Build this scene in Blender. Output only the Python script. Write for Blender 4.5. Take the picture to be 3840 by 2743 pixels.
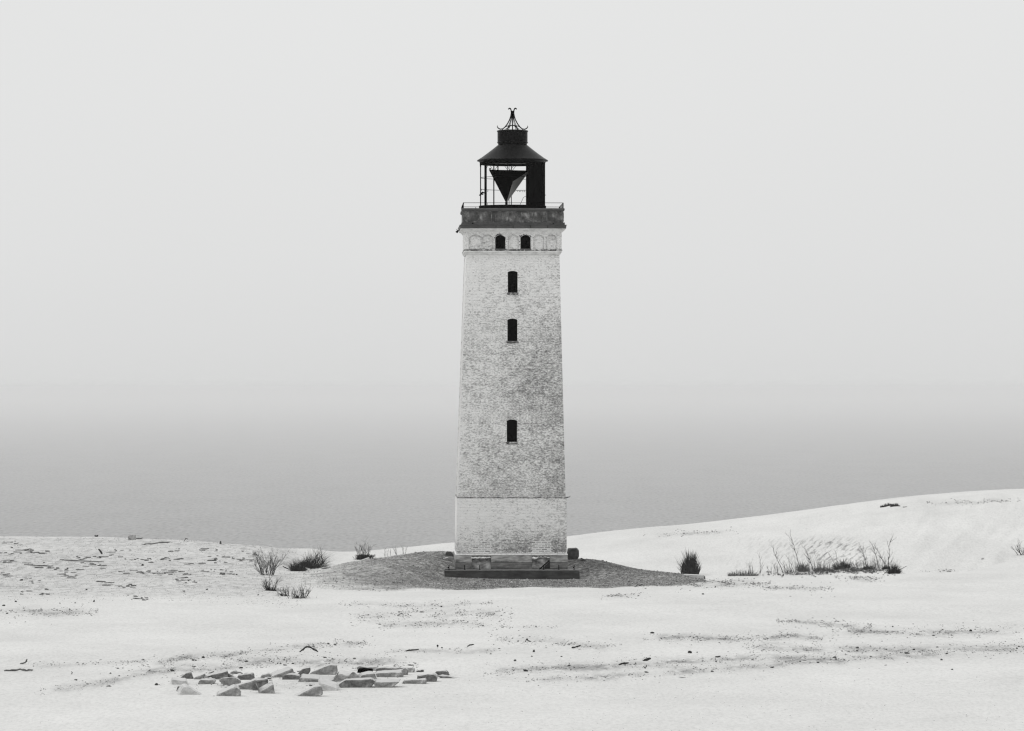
import bpy, bmesh, math, random
import numpy as np
from mathutils import Vector, Matrix, noise as mn

S = bpy.context.scene
for o in list(bpy.data.objects): bpy.data.objects.remove(o)
R = math.radians
F = 16500.0            # focal length in photo pixels (3840 wide)
CH = 9.07               # camera height above the tower base
CD = 220.0             # distance camera - tower front
HZ = 1455.0            # photo row of the horizon
YAW = 0.029

# ------------------------------------------------------------------ camera
cam = bpy.data.cameras.new('camera'); camo = bpy.data.objects.new('camera', cam); S.collection.objects.link(camo)
cam.sensor_width = 36; cam.lens = 36 * F / 3840; cam.clip_start = 1; cam.clip_end = 400000
camo.location = (0, -CD, CH); camo.rotation_euler = (R(90) + math.atan((HZ - 1371.5) / F), 0, 0)
S.camera = camo
S.view_settings.view_transform = 'Standard'; S.view_settings.look = 'None'
S.view_settings.exposure = 0.0; S.view_settings.gamma = 1
S.cycles.max_bounces = 8; S.cycles.diffuse_bounces = 4; S.cycles.volume_bounces = 5
S.cycles.use_denoising = True; S.cycles.use_adaptive_sampling = False; S.cycles.filter_width = 1.3

# ------------------------------------------------------------------ sky: overcast, desaturated
SUN_EL, SUN_AZ = R(48), R(-112)    # azimuth measured from +Y towards +X: sun on the left, a little to the front
w = bpy.data.worlds.new('World'); S.world = w; w.use_nodes = True
nt = w.node_tree; nt.nodes.clear()
def wn(t, **k):
    n = nt.nodes.new(t)
    for a, b in k.items(): setattr(n, a, b)
    return n
sky = wn('ShaderNodeTexSky', sky_type='NISHITA', sun_disc=False, sun_elevation=SUN_EL, sun_rotation=SUN_AZ, dust_density=4.0)
bw = wn('ShaderNodeRGBToBW'); nt.links.new(sky.outputs[0], bw.inputs[0])
tc = wn('ShaderNodeTexCoord'); sp = wn('ShaderNodeSeparateXYZ'); nt.links.new(tc.outputs['Generated'], sp.inputs[0])
rm = wn('ShaderNodeValToRGB'); nt.links.new(sp.outputs['Z'], rm.inputs[0])
e = rm.color_ramp.elements
e[0].position = 0.0; e[0].color = (.706, .711, .707, 1)
e[1].position = 1.0; e[1].color = (1.0, 1.0, 1.0, 1)
for p, v in ((.012, .738), (.03, .768), (.065, .793), (.10, .81), (.35, .89)):
    q = e.new(p); q.color = (v * .995, v, v * .997, 1)
# faint uneven brightness of the cloud sheet
nz = wn('ShaderNodeTexNoise'); nz.inputs['Scale'].default_value = 5; nz.inputs['Detail'].default_value = 3
nt.links.new(tc.outputs['Generated'], nz.inputs['Vector'])
mr = wn('ShaderNodeMapRange'); mr.inputs['To Min'].default_value = 9.7; mr.inputs['To Max'].default_value = 10.3
nt.links.new(nz.outputs[0], mr.inputs[0])
mul = wn('ShaderNodeVectorMath', operation='SCALE'); nt.links.new(rm.outputs[0], mul.inputs[0]); nt.links.new(mr.outputs[0], mul.inputs['Scale'])
mx = wn('ShaderNodeMix', data_type='RGBA'); mx.inputs[0].default_value = 0.04
nt.links.new(mul.outputs[0], mx.inputs[6]); nt.links.new(bw.outputs[0], mx.inputs[7])
bg = wn('ShaderNodeBackground'); bg.inputs[1].default_value = 0.1
out = wn('ShaderNodeOutputWorld'); nt.links.new(mx.outputs[2], bg.inputs[0]); nt.links.new(bg.outputs[0], out.inputs[0])

sl = bpy.data.lights.new('sun', 'SUN'); sl.energy = 1.0; sl.angle = R(25); sl.color = (1, .995, .985)
so = bpy.data.objects.new('sun', sl); S.collection.objects.link(so)
sd = Vector((math.sin(SUN_AZ) * math.cos(SUN_EL), math.cos(SUN_AZ) * math.cos(SUN_EL), math.sin(SUN_EL)))
so.rotation_euler = sd.to_track_quat('Z', 'Y').to_euler()

# ------------------------------------------------------------------ helpers
def tag(o, label=None, cat=None, group=None, kind=None):
    if label: o['label'] = label
    if cat: o['category'] = cat
    if group: o['group'] = group
    if kind: o['kind'] = kind
    return o

def empty(name, loc, label, cat, group=None, rz=0):
    o = bpy.data.objects.new(name, None); S.collection.objects.link(o)
    o.location = loc; o.rotation_euler = (0, 0, rz); o.empty_display_size = .2
    return tag(o, label, cat, group)

class MB:
    def __init__(s): s.v = []; s.f = []
    def add(s, vs, fs):
        b = len(s.v); s.v += [tuple(v) for v in vs]; s.f += [tuple(b + i for i in f) for f in fs]; return s
    def box(s, x0, x1, y0, y1, z0, z1):
        return s.add([(x0,y0,z0),(x1,y0,z0),(x1,y1,z0),(x0,y1,z0),(x0,y0,z1),(x1,y0,z1),(x1,y1,z1),(x0,y1,z1)],
                     [(0,3,2,1),(4,5,6,7),(0,1,5,4),(1,2,6,5),(2,3,7,6),(3,0,4,7)])
    def rings(s, rings, cap=True):
        n = len(rings[0]); vs = [p for r in rings for p in r]; fs = []
        for k in range(len(rings) - 1):
            for i in range(n):
                j = (i + 1) % n; fs.append((k*n+i, k*n+j, (k+1)*n+j, (k+1)*n+i))
        if cap: fs.append(tuple(range(n-1, -1, -1))); fs.append(tuple((len(rings)-1)*n + i for i in range(n)))
        return s.add(vs, fs)
    def squares(s, prof, cy=2.8, cap=True):    # prof: (z, half width), square cross-sections round the leaning tower axis
        return s.rings([[(ax(z)-h, cy-h, z), (ax(z)+h, cy-h, z), (ax(z)+h, cy+h, z), (ax(z)-h, cy+h, z)] for z, h in prof], cap)
    def lathe(s, prof, cx, cy, n=48, cap=True, a0=0, a1=None):
        if a1 is None:
            return s.rings([[(cx + r*math.cos(2*math.pi*i/n), cy + r*math.sin(2*math.pi*i/n), z) for i in range(n)] for z, r in prof], cap)
    def tube(s, pts, rad, n=6):
        pts = [Vector(p) for p in pts]; rr = rad if isinstance(rad, (list, tuple)) else [rad]*len(pts)
        rings = []
        for i, p in enumerate(pts):
            d = (pts[min(i+1, len(pts)-1)] - pts[max(i-1, 0)]);
            if d.length < 1e-9: d = Vector((0,0,1))
            d.normalize(); a = d.cross(Vector((0,1,0)) if abs(d.y) < .9 else Vector((1,0,0))).normalized(); b = d.cross(a)
            rings.append([p + (a*math.cos(2*math.pi*k/n) + b*math.sin(2*math.pi*k/n))*rr[i] for k in range(n)])
        return s.rings(rings)
    def build(s, name, mat, parent=None, smooth=False, loc=None):
        m = bpy.data.meshes.new(name); m.from_pydata(s.v, [], s.f); m.update()
        if mat: m.materials.append(mat)
        if smooth:
            for p in m.polygons: p.use_smooth = True
        o = bpy.data.objects.new(name, m); S.collection.objects.link(o)
        if parent: o.parent = parent
        if loc: o.location = loc
        return o

def recalc(o):
    bm = bmesh.new(); bm.from_mesh(o.data); bmesh.ops.recalc_face_normals(bm, faces=bm.faces); bm.to_mesh(o.data); bm.free()

def cut(o, cutters):
    for c in cutters:
        md = o.modifiers.new('cut', 'BOOLEAN'); md.operation = 'DIFFERENCE'; md.solver = 'EXACT'; md.object = c
    bpy.context.view_layer.update()
    dg = bpy.context.evaluated_depsgraph_get()
    m = bpy.data.meshes.new_from_object(o.evaluated_get(dg)); o.modifiers.clear(); o.data = m
    for c in cutters: bpy.data.objects.remove(c)

# ------------------------------------------------------------------ materials
def new_mat(name):
    m = bpy.data.materials.new(name); m.use_nodes = True
    return m, m.node_tree, m.node_tree.nodes['Principled BSDF']
def nd(t, typ, **k):
    n = t.nodes.new(typ)
    for a, b in k.items():
        if a.startswith('i_'): n.inputs[a[2:].replace('_', ' ')].default_value = b
        else: setattr(n, a, b)
    return n
def mapped(t, scale, coord='Object', rot=(0,0,0), loc=(0,0,0)):
    c = t.nodes.new('ShaderNodeTexCoord'); m = t.nodes.new('ShaderNodeMapping')
    m.inputs['Scale'].default_value = scale; m.inputs['Rotation'].default_value = rot; m.inputs['Location'].default_value = loc
    t.links.new(c.outputs[coord], m.inputs[0]); return m.outputs[0]
def noise(t, vec, scale=1, detail=4, rough=.6):
    n = nd(t, 'ShaderNodeTexNoise', i_Scale=scale, i_Detail=detail, i_Roughness=rough); t.links.new(vec, n.inputs['Vector']); return n.outputs[0]
def ramp(t, f, stops, interp='LINEAR'):
    n = t.nodes.new('ShaderNodeValToRGB'); n.color_ramp.interpolation = interp; t.links.new(f, n.inputs[0]); e = n.color_ramp.elements
    e[0].position = stops[0][0]; e[-1].position = stops[-1][0]
    g = lambda v: (v, v, v*.99, 1)
    e[0].color = g(stops[0][1]); e[-1].color = g(stops[-1][1])
    for p, v in stops[1:-1]: e.new(p).color = g(v)
    return n.outputs[0]
def mixc(t, fac, a, b, bt='MIX'):
    n = nd(t, 'ShaderNodeMix', data_type='RGBA', blend_type=bt)
    for s, i in ((fac, 0), (a, 6), (b, 7)):
        if hasattr(s, 'links') or hasattr(s, 'is_linked'): t.links.new(s, n.inputs[i])
        elif i: n.inputs[i].default_value = (s, s, s*.99, 1)
        else: n.inputs[i].default_value = s
    return n.outputs[2]
def mth(t, op, a, b=None, clamp=False):
    n = nd(t, 'ShaderNodeMath', operation=op, use_clamp=clamp)
    for s, i in ((a, 0), (b, 1)):
        if s is None: continue
        if hasattr(s, 'is_linked'): t.links.new(s, n.inputs[i])
        else: n.inputs[i].default_value = s
    return n.outputs[0]
def bump(t, bs, h, dist=.02, strength=1):
    b = nd(t, 'ShaderNodeBump', i_Strength=strength, i_Distance=dist); t.links.new(h, b.inputs['Height']); t.links.new(b.outputs[0], bs.inputs['Normal'])

def speckle(name, stops, scale=(3,3,3), detail=6, rough=.9, bd=.01, spec=.2, ns=1, metal=0):
    m, t, b = new_mat(name); v = mapped(t, scale); n = noise(t, v, ns, detail, .65)
    t.links.new(ramp(t, n, stops), b.inputs['Base Color']); b.inputs['Roughness'].default_value = rough
    b.inputs['Specular IOR Level'].default_value = spec; b.inputs['Metallic'].default_value = metal
    if bd: bump(t, b, n, bd)
    return m

def whitewash(name, stops_z, lo, hi, contrast=.16, xbias=0.0):
    """worn lime wash over horizontal brick courses; stops_z says how much wash is left at each height"""
    m, t, b = new_mat(name)
    c = t.nodes.new('ShaderNodeTexCoord'); s = t.nodes.new('ShaderNodeSeparateXYZ'); t.links.new(c.outputs['Object'], s.inputs[0])
    fine = noise(t, mapped(t, (8.5, 8.5, 19)), 1, 5, .78)
    mid = noise(t, mapped(t, (2.2, 2.2, 3.2), loc=(3,1,7)), 1, 4, .6)
    big = noise(t, mapped(t, (.38, .38, .33), loc=(9,4,2)), 1, 3, .5)
    zz = mth(t, 'DIVIDE', s.outputs['Z'], 18.0)
    keep = ramp(t, zz, [(z/18.0, v) for z, v in stops_z])
    k = mth(t, 'ADD', keep, mth(t, 'MULTIPLY', mth(t, 'SUBTRACT', fine, .5), 2.7))
    k = mth(t, 'ADD', k, mth(t, 'MULTIPLY', mth(t, 'SUBTRACT', mid, .5), .75))
    k = mth(t, 'ADD', k, mth(t, 'MULTIPLY', mth(t, 'SUBTRACT', big, .5), .4))
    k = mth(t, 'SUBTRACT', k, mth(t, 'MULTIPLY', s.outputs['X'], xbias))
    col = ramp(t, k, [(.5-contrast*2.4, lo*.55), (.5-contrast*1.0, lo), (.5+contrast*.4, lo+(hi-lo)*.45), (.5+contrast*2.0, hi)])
    # open joints and dark pits
    br = nd(t, 'ShaderNodeTexBrick', i_Scale=1.0); br.inputs['Brick Width'].default_value = .24; br.inputs['Row Height'].default_value = .075
    br.inputs['Mortar Size'].default_value = .011; br.inputs['Color1'].default_value = (1,1,1,1); br.inputs['Color2'].default_value = (.86,.86,.86,1); br.inputs['Mortar'].default_value = (.55,.55,.55,1)
    cb = t.nodes.new('ShaderNodeCombineXYZ'); t.links.new(mth(t, 'ADD', s.outputs['X'], s.outputs['Y']), cb.inputs[0]); t.links.new(s.outputs['Z'], cb.inputs[1]); t.links.new(cb.outputs[0], br.inputs['Vector'])
    worn = ramp(t, k, [(.35, .8), (.75, .12)])
    col = mixc(t, worn, col, br.outputs[0], 'MULTIPLY')
    pit = noise(t, mapped(t, (7, 7, 17), loc=(1,2,3)), 1, 2, .5)
    col = mixc(t, ramp(t, pit, [(.69, 0), (.74, .75)]), col, .1)
    t.links.new(col, b.inputs['Base Color']); b.inputs['Roughness'].default_value = .95; b.inputs['Specular IOR Level'].default_value = .1
    bump(t, b, mth(t, 'ADD', k, mth(t, 'MULTIPLY', br.outputs[1], -.5)), .012)
    return m

M = {}
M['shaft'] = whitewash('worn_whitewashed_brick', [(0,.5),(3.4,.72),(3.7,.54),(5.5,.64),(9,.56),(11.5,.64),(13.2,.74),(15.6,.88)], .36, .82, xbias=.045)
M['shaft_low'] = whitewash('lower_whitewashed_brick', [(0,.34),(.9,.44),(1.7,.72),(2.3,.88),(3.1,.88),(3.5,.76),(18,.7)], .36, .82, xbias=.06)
M['frieze'] = whitewash('frieze_plaster', [(0,.84),(18,.84)], .34, .80, contrast=.2)
M['plaster'] = speckle('light_plaster', [(.25,.4),(.45,.64),(.6,.76)], (3,3,6), bd=.004)
M['rim'] = speckle('grey_arch_rim', [(.3,.2),(.5,.42),(.62,.66)], (6,6,6), bd=.01)
M['ledge'] = speckle('bright_mortar', [(.3,.4),(.5,.7),(.7,.8)], (6,6,14), bd=.02)
M['dark_course'] = speckle('dark_brick_course', [(.36,.04),(.48,.16),(.6,.5)], (7,7,7), bd=.02)
M['parapet'] = speckle('weathered_dark_render', [(.3,.035),(.47,.075),(.58,.15),(.70,.34)], (2.6,2.6,2.2), bd=.02)
M['parapet_pale'] = speckle('weathered_pale_render', [(.3,.03),(.45,.08),(.58,.17),(.7,.36)], (5,5,5), bd=.02)
M['zinc'] = speckle('dull_zinc_sheet', [(.3,.05),(.6,.085)], (2,2,4), rough=.6, bd=.004)
M['iron'] = speckle('black_painted_iron', [(.3,.002),(.7,.006)], (2,2,2), rough=.7, bd=.004, spec=.0)
M['iron_roof'] = speckle('black_roof_iron', [(.3,.002),(.7,.008)], (1.4,1.4,.7), rough=.34, bd=.004, spec=.06)
M['void'] = speckle('painted_shade_black', [(.3,.002),(.7,.004)], rough=1, bd=0, spec=0)  # painted-in shade for openings and the hollow; also reflector and broken brick edges
M['mirror'] = speckle('painted_reflection_mirror', [(.3,.5),(.7,.66)], (.9,.9,1.6), rough=.5, bd=0)  # diffuse pale grey paints in the mirror's bright reflection
M['plinth'] = None
m, t, b = new_mat('damp_plinth_render'); M['plinth'] = m
c = t.nodes.new('ShaderNodeTexCoord'); s = t.nodes.new('ShaderNodeSeparateXYZ'); t.links.new(c.outputs['Object'], s.inputs[0])
n1 = noise(t, mapped(t, (1.6,1.6,7)), 1, 6, .65)
zz = mth(t, 'ADD', s.outputs['Z'], mth(t, 'MULTIPLY', mth(t, 'SUBTRACT', n1, .5), .22))
col = ramp(t, zz, [(.0,.07),(.14,.13),(.3,.15),(.355,.055),(.375,.22),(.46,.27),(.7,.34)])
col = mixc(t, .85, col, ramp(t, n1, [(.34,.35),(.5,.95),(.62,1.5)]), 'MULTIPLY')
t.links.new(col, b.inputs['Base Color']); b.inputs['Roughness'].default_value = .9; bump(t, b, n1, .02)
M['niche'] = speckle('grey_niche_render', [(.36,.03),(.46,.13),(.55,.24),(.66,.42)], (2.2,2.2,4), bd=.01)
M['slab'] = speckle('dark_grey_concrete', [(.3,.022),(.5,.048),(.7,.085)], (1.2,1.2,3.5), rough=.8, bd=.015)  # dark grey speckle over the whole slab
M['slab_edge'] = speckle('pale_slab_edge', [(.3,.12),(.7,.25)], (3,3,3))
m, t, b = new_mat('bare_brick_mortar'); M['bare'] = m
c = t.nodes.new('ShaderNodeTexCoord'); s = t.nodes.new('ShaderNodeSeparateXYZ'); t.links.new(c.outputs['Object'], s.inputs[0])
cb = t.nodes.new('ShaderNodeCombineXYZ'); t.links.new(s.outputs['X'], cb.inputs[0]); t.links.new(s.outputs['Z'], cb.inputs[1])
wv = nd(t, 'ShaderNodeVectorMath', operation='ADD'); t.links.new(cb.outputs[0], wv.inputs[0])
nn = nd(t, 'ShaderNodeTexNoise', i_Scale=9.0); sc_ = nd(t, 'ShaderNodeVectorMath', operation='SCALE'); sc_.inputs['Scale'].default_value = .05
t.links.new(nn.outputs[1], sc_.inputs[0]); t.links.new(sc_.outputs[0], wv.inputs[1])
br = nd(t, 'ShaderNodeTexBrick', i_Scale=1.0); br.inputs['Brick Width'].default_value = .30; br.inputs['Row Height'].default_value = .088
br.inputs['Mortar Size'].default_value = .024; br.inputs['Color1'].default_value = (.015,.015,.015,1); br.inputs['Color2'].default_value = (.6,.6,.6,1); br.inputs['Mortar'].default_value = (.68,.68,.67,1)
t.links.new(wv.outputs[0], br.inputs['Vector']); t.links.new(br.outputs[0], b.inputs['Base Color']); b.inputs['Roughness'].default_value = .95
M['stone'] = speckle('pale_rough_masonry', [(.28,.16),(.42,.3),(.55,.44),(.68,.58)], (7,7,7), bd=.02)
M['stone_dark'] = speckle('grey_rough_masonry', [(.3,.07),(.5,.17),(.7,.32)], (8,8,8), bd=.02)
M['stone_white'] = speckle('white_plastered_masonry', [(.3,.45),(.5,.66),(.7,.74)], (5,5,5), bd=.01)
def sand_lit_top(name, stops, scale):
    m, t, b = new_mat(name); n = noise(t, mapped(t, scale), 1, 6, .65); c = ramp(t, n, stops)
    g = t.nodes.new('ShaderNodeNewGeometry'); s = t.nodes.new('ShaderNodeSeparateXYZ'); t.links.new(g.outputs['Normal'], s.inputs[0])
    n2 = noise(t, mapped(t, (9,9,9), loc=(4,4,4)), 1, 4, .6)
    k = mth(t, 'ADD', s.outputs['Z'], mth(t, 'MULTIPLY', mth(t, 'SUBTRACT', n2, .5), .9))
    t.links.new(mixc(t, ramp(t, k, [(.55,0),(.8,.85)]), c, .56), b.inputs['Base Color']); b.inputs['Roughness'].default_value = .95; b.inputs['Specular IOR Level'].default_value = .1  # sand colour on upward faces also paints in their lit tops
    bump(t, b, n, .02); return m
M['stone'] = sand_lit_top('sand_lit_masonry', [(.3,.10),(.45,.2),(.58,.3),(.7,.5)], (6,6,6))
M['stone_dark'] = sand_lit_top('sand_lit_grey_masonry', [(.3,.05),(.5,.13),(.7,.26)], (6,6,6))
M['stone_white'] = sand_lit_top('sand_lit_plastered_masonry', [(.3,.3),(.5,.5),(.7,.66)], (4,4,4))
M['boulder'] = speckle('dark_boulder', [(.3,.04),(.5,.08),(.7,.16)], (3,3,3), bd=.03)
M['twig'] = speckle('dark_twig_bark', [(.3,.018),(.7,.05)], (6,6,6), bd=0)
M['wood'] = speckle('grey_driftwood', [(.3,.05),(.5,.12),(.7,.3)], (3,3,12), bd=.005)
M['darkwood'] = speckle('dark_wet_wood', [(.3,.015),(.7,.05)], (4,4,9), bd=.005)
M['grass'] = speckle('dark_marram_grass', [(.3,.012),(.7,.06)], (4,4,4), bd=0)
M['drygrass'] = speckle('dry_grey_grass', [(.3,.05),(.7,.16)], (4,4,4), bd=0)
M['mid_rock'] = speckle('grey_concrete_block', [(.35,.08),(.45,.28),(.6,.42)], (5,5,5), bd=.02)
M['rubble'] = speckle('grey_rubble', [(.3,.07),(.5,.2),(.7,.45)], (4,4,4), bd=.01)

def island_mat(name, stops, rough=.95):
    m, t, b = new_mat(name); g = t.nodes.new('ShaderNodeNewGeometry')
    t.links.new(ramp(t, g.outputs['Random Per Island'], stops), b.inputs['Base Color']); b.inputs['Roughness'].default_value = rough
    b.inputs['Specular IOR Level'].default_value = .15; return m
M['gravel'] = island_mat('mixed_gravel', [(0,.035),(.4,.12),(.75,.27),(1,.6)])
M['litter'] = island_mat('dark_litter', [(0,.02),(.6,.1),(1,.3)])
M['shell'] = island_mat('grey_grit', [(0,.1),(.6,.3),(1,.6)])

# ------------------------------------------------------------------ ground height (measured profiles by azimuth and distance)
def pchip(x, y, xi):
    x = np.asarray(x, float); y = np.asarray(y, float); h = np.diff(x); dl = np.diff(y)/h
    m = np.zeros_like(x)
    for i in range(1, len(x)-1):
        if dl[i-1]*dl[i] > 0: w1 = 2*h[i]+h[i-1]; w2 = h[i]+2*h[i-1]; m[i] = (w1+w2)/(w1/dl[i-1]+w2/dl[i])
    m[0] = dl[0]; m[-1] = dl[-1]
    xi = np.clip(xi, x[0], x[-1]); k = np.clip(np.searchsorted(x, xi)-1, 0, len(h)-1); tt = (xi-x[k])/h[k]
    return (2*tt**3-3*tt**2+1)*y[k]+(tt**3-2*tt**2+tt)*h[k]*m[k]+(-2*tt**3+3*tt**2)*y[k+1]+(tt**3-tt**2)*h[k]*m[k+1]

near = [(-10,6.6),(8,6.4),(22,4.3),(45,1.8),(80,.15),(100,0),(150,0),(186,0)]
PROF = {
 -16000: [(230,.2),(272,.6),(300,-1)],
 -1500: [(230,.05),(272,.15),(288,-1)],
 0: [(230,.05),(272,.10),(288,-1)],
 350: [(230,.03),(271,.09),(287,-1)],
 640: [(230,0),(265,.05),(282,-1.2)],
 850: [(212,-.08),(236,-.04),(260,.0),(278,-1.3)],
 1000: [(212,-.22),(233,-.16),(257,-.08),(276,-1.6)],
 1150: [(206,-.36),(226,-.20),(240,-1.0),(263,-.44),(282,-2)],
 1300: [(206,-.46),(227,.10),(243,-1.8),(270,-.88),(288,-3)],
 1500: [(208,-.5),(228,.50),(245,-2),(270,-.66),(290,-3)],
 1640: [(210,-.5),(217,-.46),(228,.68),(246,-2),(272,-.46),(292,-3)],
 1720: [(210,-.5),(218,-.46),(228,.60),(246,-2),(272,-.36),(292,-3)],
 1920: [(210,-.5),(219.3,-.47),(226,-.2),(230,.3),(247,-2),(285,-.6),(305,-3)],
 2120: [(210,-.5),(219.5,-.48),(225.5,.36),(247,-2.2),(298,-.72),(315,-3)],
 2200: [(210,-.5),(219.3,-.48),(224.5,.33),(247,-2.2),(300,-.6),(315,-3)],
 2400: [(208,-.5),(222,-.14),(247,-2.2),(300,-.22),(318,-3)],
 2600: [(205,-.36),(221,-.44),(247,-2.3),(300,.12),(318,-3)],
 2720: [(211,-.18),(228,-1.5),(248,-2.3),(300,.38),(320,-3)],
 3000: [(213,-.05),(235,-2),(250,-2.3),(300,1.02),(322,-3)],
 3400: [(216,-.02),(238,-1.9),(252,-2.2),(285,1.45),(302,1.93),(325,-3)],
 3840: [(231,-.0),(249,-1.6),(257,-1.9),(288,1.9),(304,2.48),(330,-3)],
 5000: [(233,.1),(250,-1.5),(258,-1.7),(288,2.4),(306,3.2),(335,-3)],
 18000: [(233,.3),(250,-1),(258,-1.2),(288,3.0),(306,4.0),(335,-3)],
}
PC = sorted(PROF)
cols = np.array(sorted(set(list(range(-16000, -1000, 500)) + list(range(-1000, -60, 40)) + list(range(-64, 3910, 8)) + list(range(3912, 4900, 40)) + list(range(5000, 19000, 500)))), float)
ds = np.concatenate([np.arange(-10, 96, 3.0), np.arange(98, 250, .4), np.arange(250, 330, .6), np.arange(331, 420, 5.0), np.arange(425, 760, 15.0)])
def hash2(ix, iy, seed):
    h = (ix.astype(np.int64)*374761393 + iy.astype(np.int64)*668265263 + seed*974711) & 0xffffffff
    h = ((h ^ (h >> 13))*1274126177) & 0xffffffff; return ((h ^ (h >> 16)) & 0xffff)/65535.0
def vnoise(x, y, seed=0):
    ix = np.floor(x); iy = np.floor(y); fx = x-ix; fy = y-iy; fx = fx*fx*(3-2*fx); fy = fy*fy*(3-2*fy)
    a = hash2(ix, iy, seed); b_ = hash2(ix+1, iy, seed); c_ = hash2(ix, iy+1, seed); d_ = hash2(ix+1, iy+1, seed)
    return (a*(1-fx)+b_*fx)*(1-fy)+(c_*(1-fx)+d_*fx)*fy - .5
P = np.array([pchip([a for a, _ in near]+[a for a, _ in PROF[c]]+[PROF[c][-1][0]+95, PROF[c][-1][0]+400], [z for _, z in near]+[z for _, z in PROF[c]]+[-75, -320], ds) for c in PC])
H = np.empty((len(cols), len(ds)))
for j in range(len(ds)): H[:, j] = pchip(PC, P[:, j], cols)
DD = np.maximum(ds, 6.0)[None, :]*np.ones((len(cols), 1)); XX = (cols[:, None]-1920)/F*DD; YY = ds[None, :]-CD + 0*XX
H += (CH-8.2) - (1520-HZ)*ds[None, :]/F      # the profiles were read off with a horizon at row 1520
H0 = H.copy()
amp = np.clip((DD-60)/40, 0, 1)*np.clip((420-DD)/100, 0, 1)
flat = 1-.75*np.exp(-((XX)/9)**2-((YY-2)/9)**2)
H += amp*flat*(.20*vnoise(XX/11+YY*.05, YY/8, 1) + .06*vnoise(XX/4.5+YY*.09, YY/5, 2) + .018*vnoise(XX/1.4, YY/2.6, 3) + .007*vnoise(XX/.5, YY/1.2, 4))
# wind-blown ribs running down the dune face
bank = np.exp(-((YY-3)/9)**2)*np.clip(1-np.abs(XX)/12, 0, 1)*np.clip((np.abs(XX)-3)/1.2, 0, 1)
H += bank*(.16*vnoise(XX/1.6, YY/1.5, 51)+.07*vnoise(XX/.5, YY/.5, 52))
rib = np.clip((cols[:, None]-2900)/500, 0, 1)*np.clip((DD-246)/14, 0, 1)*np.clip((303-DD)/10, 0, 1)
u_ = -XX*.42+H0*.91; v_ = XX*.91+H0*.42
H += rib*(.30*vnoise(u_/.42, v_/2.4, 7)+.09*vnoise(u_/.2, v_/1.2, 8))
PY = HZ + (CH-H)/DD*F; PX = cols[:, None]+0*PY

# surface masks: how much gravel / litter lies on each patch of sand
sm = lambda x: np.clip(x, 0, 1)**2*(3-2*np.clip(x, 0, 1))
def interp(x, pts): return np.interp(x, [a for a, _ in pts], [b for _, b in pts])
ylow = interp(PX, [(1040,2200),(1200,2228),(1350,2232),(1450,2226),(1600,2216),(1900,2207),(2300,2207),(2500,2202),(2700,2186),(2850,2172)])
inten = interp(PX, [(1080,0),(1180,.3),(1400,.62),(1560,.86),(1680,1),(2650,1),(2780,.25),(2900,0)])
fade = interp(PX, [(1100,60),(1400,45),(1650,10),(1750,6),(2400,7),(2600,16),(2800,14)])
dc = interp(PX, [(1100,229),(1900,234),(2200,228),(2900,225)])
grav = inten*sm((ylow-PY+10*vnoise(XX/1.1, YY/3, 41))/fade)*sm((dc+5*vnoise(XX/1.3, YY/9, 42)-DD)/3)*(DD > 190)*np.clip(1+.35*vnoise(XX/2.5, YY/2.5, 43), .5, 1)
fld = sm((1180-PX)/120)*sm((PY-2012)/6)*sm((2262-PY)/60)*(.45+.55*vnoise(XX/6, YY/4, 11)+.3)
BANDS = [  # polyline, thickness, strength, number of loose bits
 ([(-60,2300),(120,2298),(340,2290)],12,.55,26), ([(120,2496),(450,2484),(580,2474)],6,.4,10),
 ([(180,2590),(400,2557),(520,2527),(700,2508),(960,2492)],11,.8,26), ([(560,2496),(700,2468),(850,2462),(960,2442),(1100,2425),(1380,2408)],9,.75,44),
 ([(860,2482),(1100,2478),(1300,2486),(1540,2492)],14,.8,40), ([(1400,2446),(1650,2442),(1880,2440)],6,.6,8),
 ([(1300,2268),(1500,2272),(1820,2262)],6,.35,18), ([(1340,2318),(1600,2300),(1900,2306)],14,.5,34), ([(1400,2348),(1700,2338),(1860,2345)],12,.5,20),
 ([(1860,2398),(2080,2410),(2300,2428)],10,.6,18), ([(1840,2524),(2000,2508),(2200,2496),(2500,2486),(2830,2470),(3200,2470)],13,.95,46),
 ([(2440,2390),(2640,2396),(2840,2392)],9,.9,22), ([(2940,2328),(3060,2340),(3240,2350)],8,.6,22), ([(3150,2366),(3450,2372),(3620,2368),(3860,2358)],11,.8,34),
 ([(2860,2392),(2960,2382),(3100,2400)],8,.85,14), ([(2820,2424),(3100,2438),(3400,2440),(3650,2430),(3860,2424)],11,.7,44),
 ([(2000,2552),(2400,2532),(2820,2496),(3200,2470),(3500,2452),(3860,2438)],9,.75,40),
 ([(620,2574),(1000,2566),(1500,2552)],17,.28,12), ([(2270,2234),(2410,2232)],5,.5,10), ([(2850,2204),(3100,2210)],8,.5,14), ([(2600,2190),(2800,2185)],9,.7,16), ([(1900,2350),(2080,2356)],4,.3,4),
 ([(2180,2015),(2720,1985)],0,0,0), ([(2440,2008),(2740,1992)],5,.6,6), ([(3500,1886),(3800,1878)],4,.4,10), ([(3160,2164),(3290,2172)],7,.6,14),
 ([(3480,2142),(3580,2140)],3,.8,3), ([(2350,2186),(2620,2192),(2860,2188)],9,.6,26), ([(560,2100),(760,2096)],6,.5,0)]
band = np.zeros_like(PX)
for pl, th, st, n in BANDS:
    if not th: continue
    th *= 1.25; st *= 1.15; yb = interp(PX, pl); inx = sm((PX-pl[0][0])/60)*sm((pl[-1][0]-PX)/60)*np.clip(.75+1.5*vnoise(XX/.9, YY/2.2, 33), .1, 1.3)
    wob = 12*vnoise(XX/1.5, YY*0+pl[0][0], 21)
    band = np.maximum(band, st*inx*np.exp(-((PY-yb-wob)/th)**2))
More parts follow.
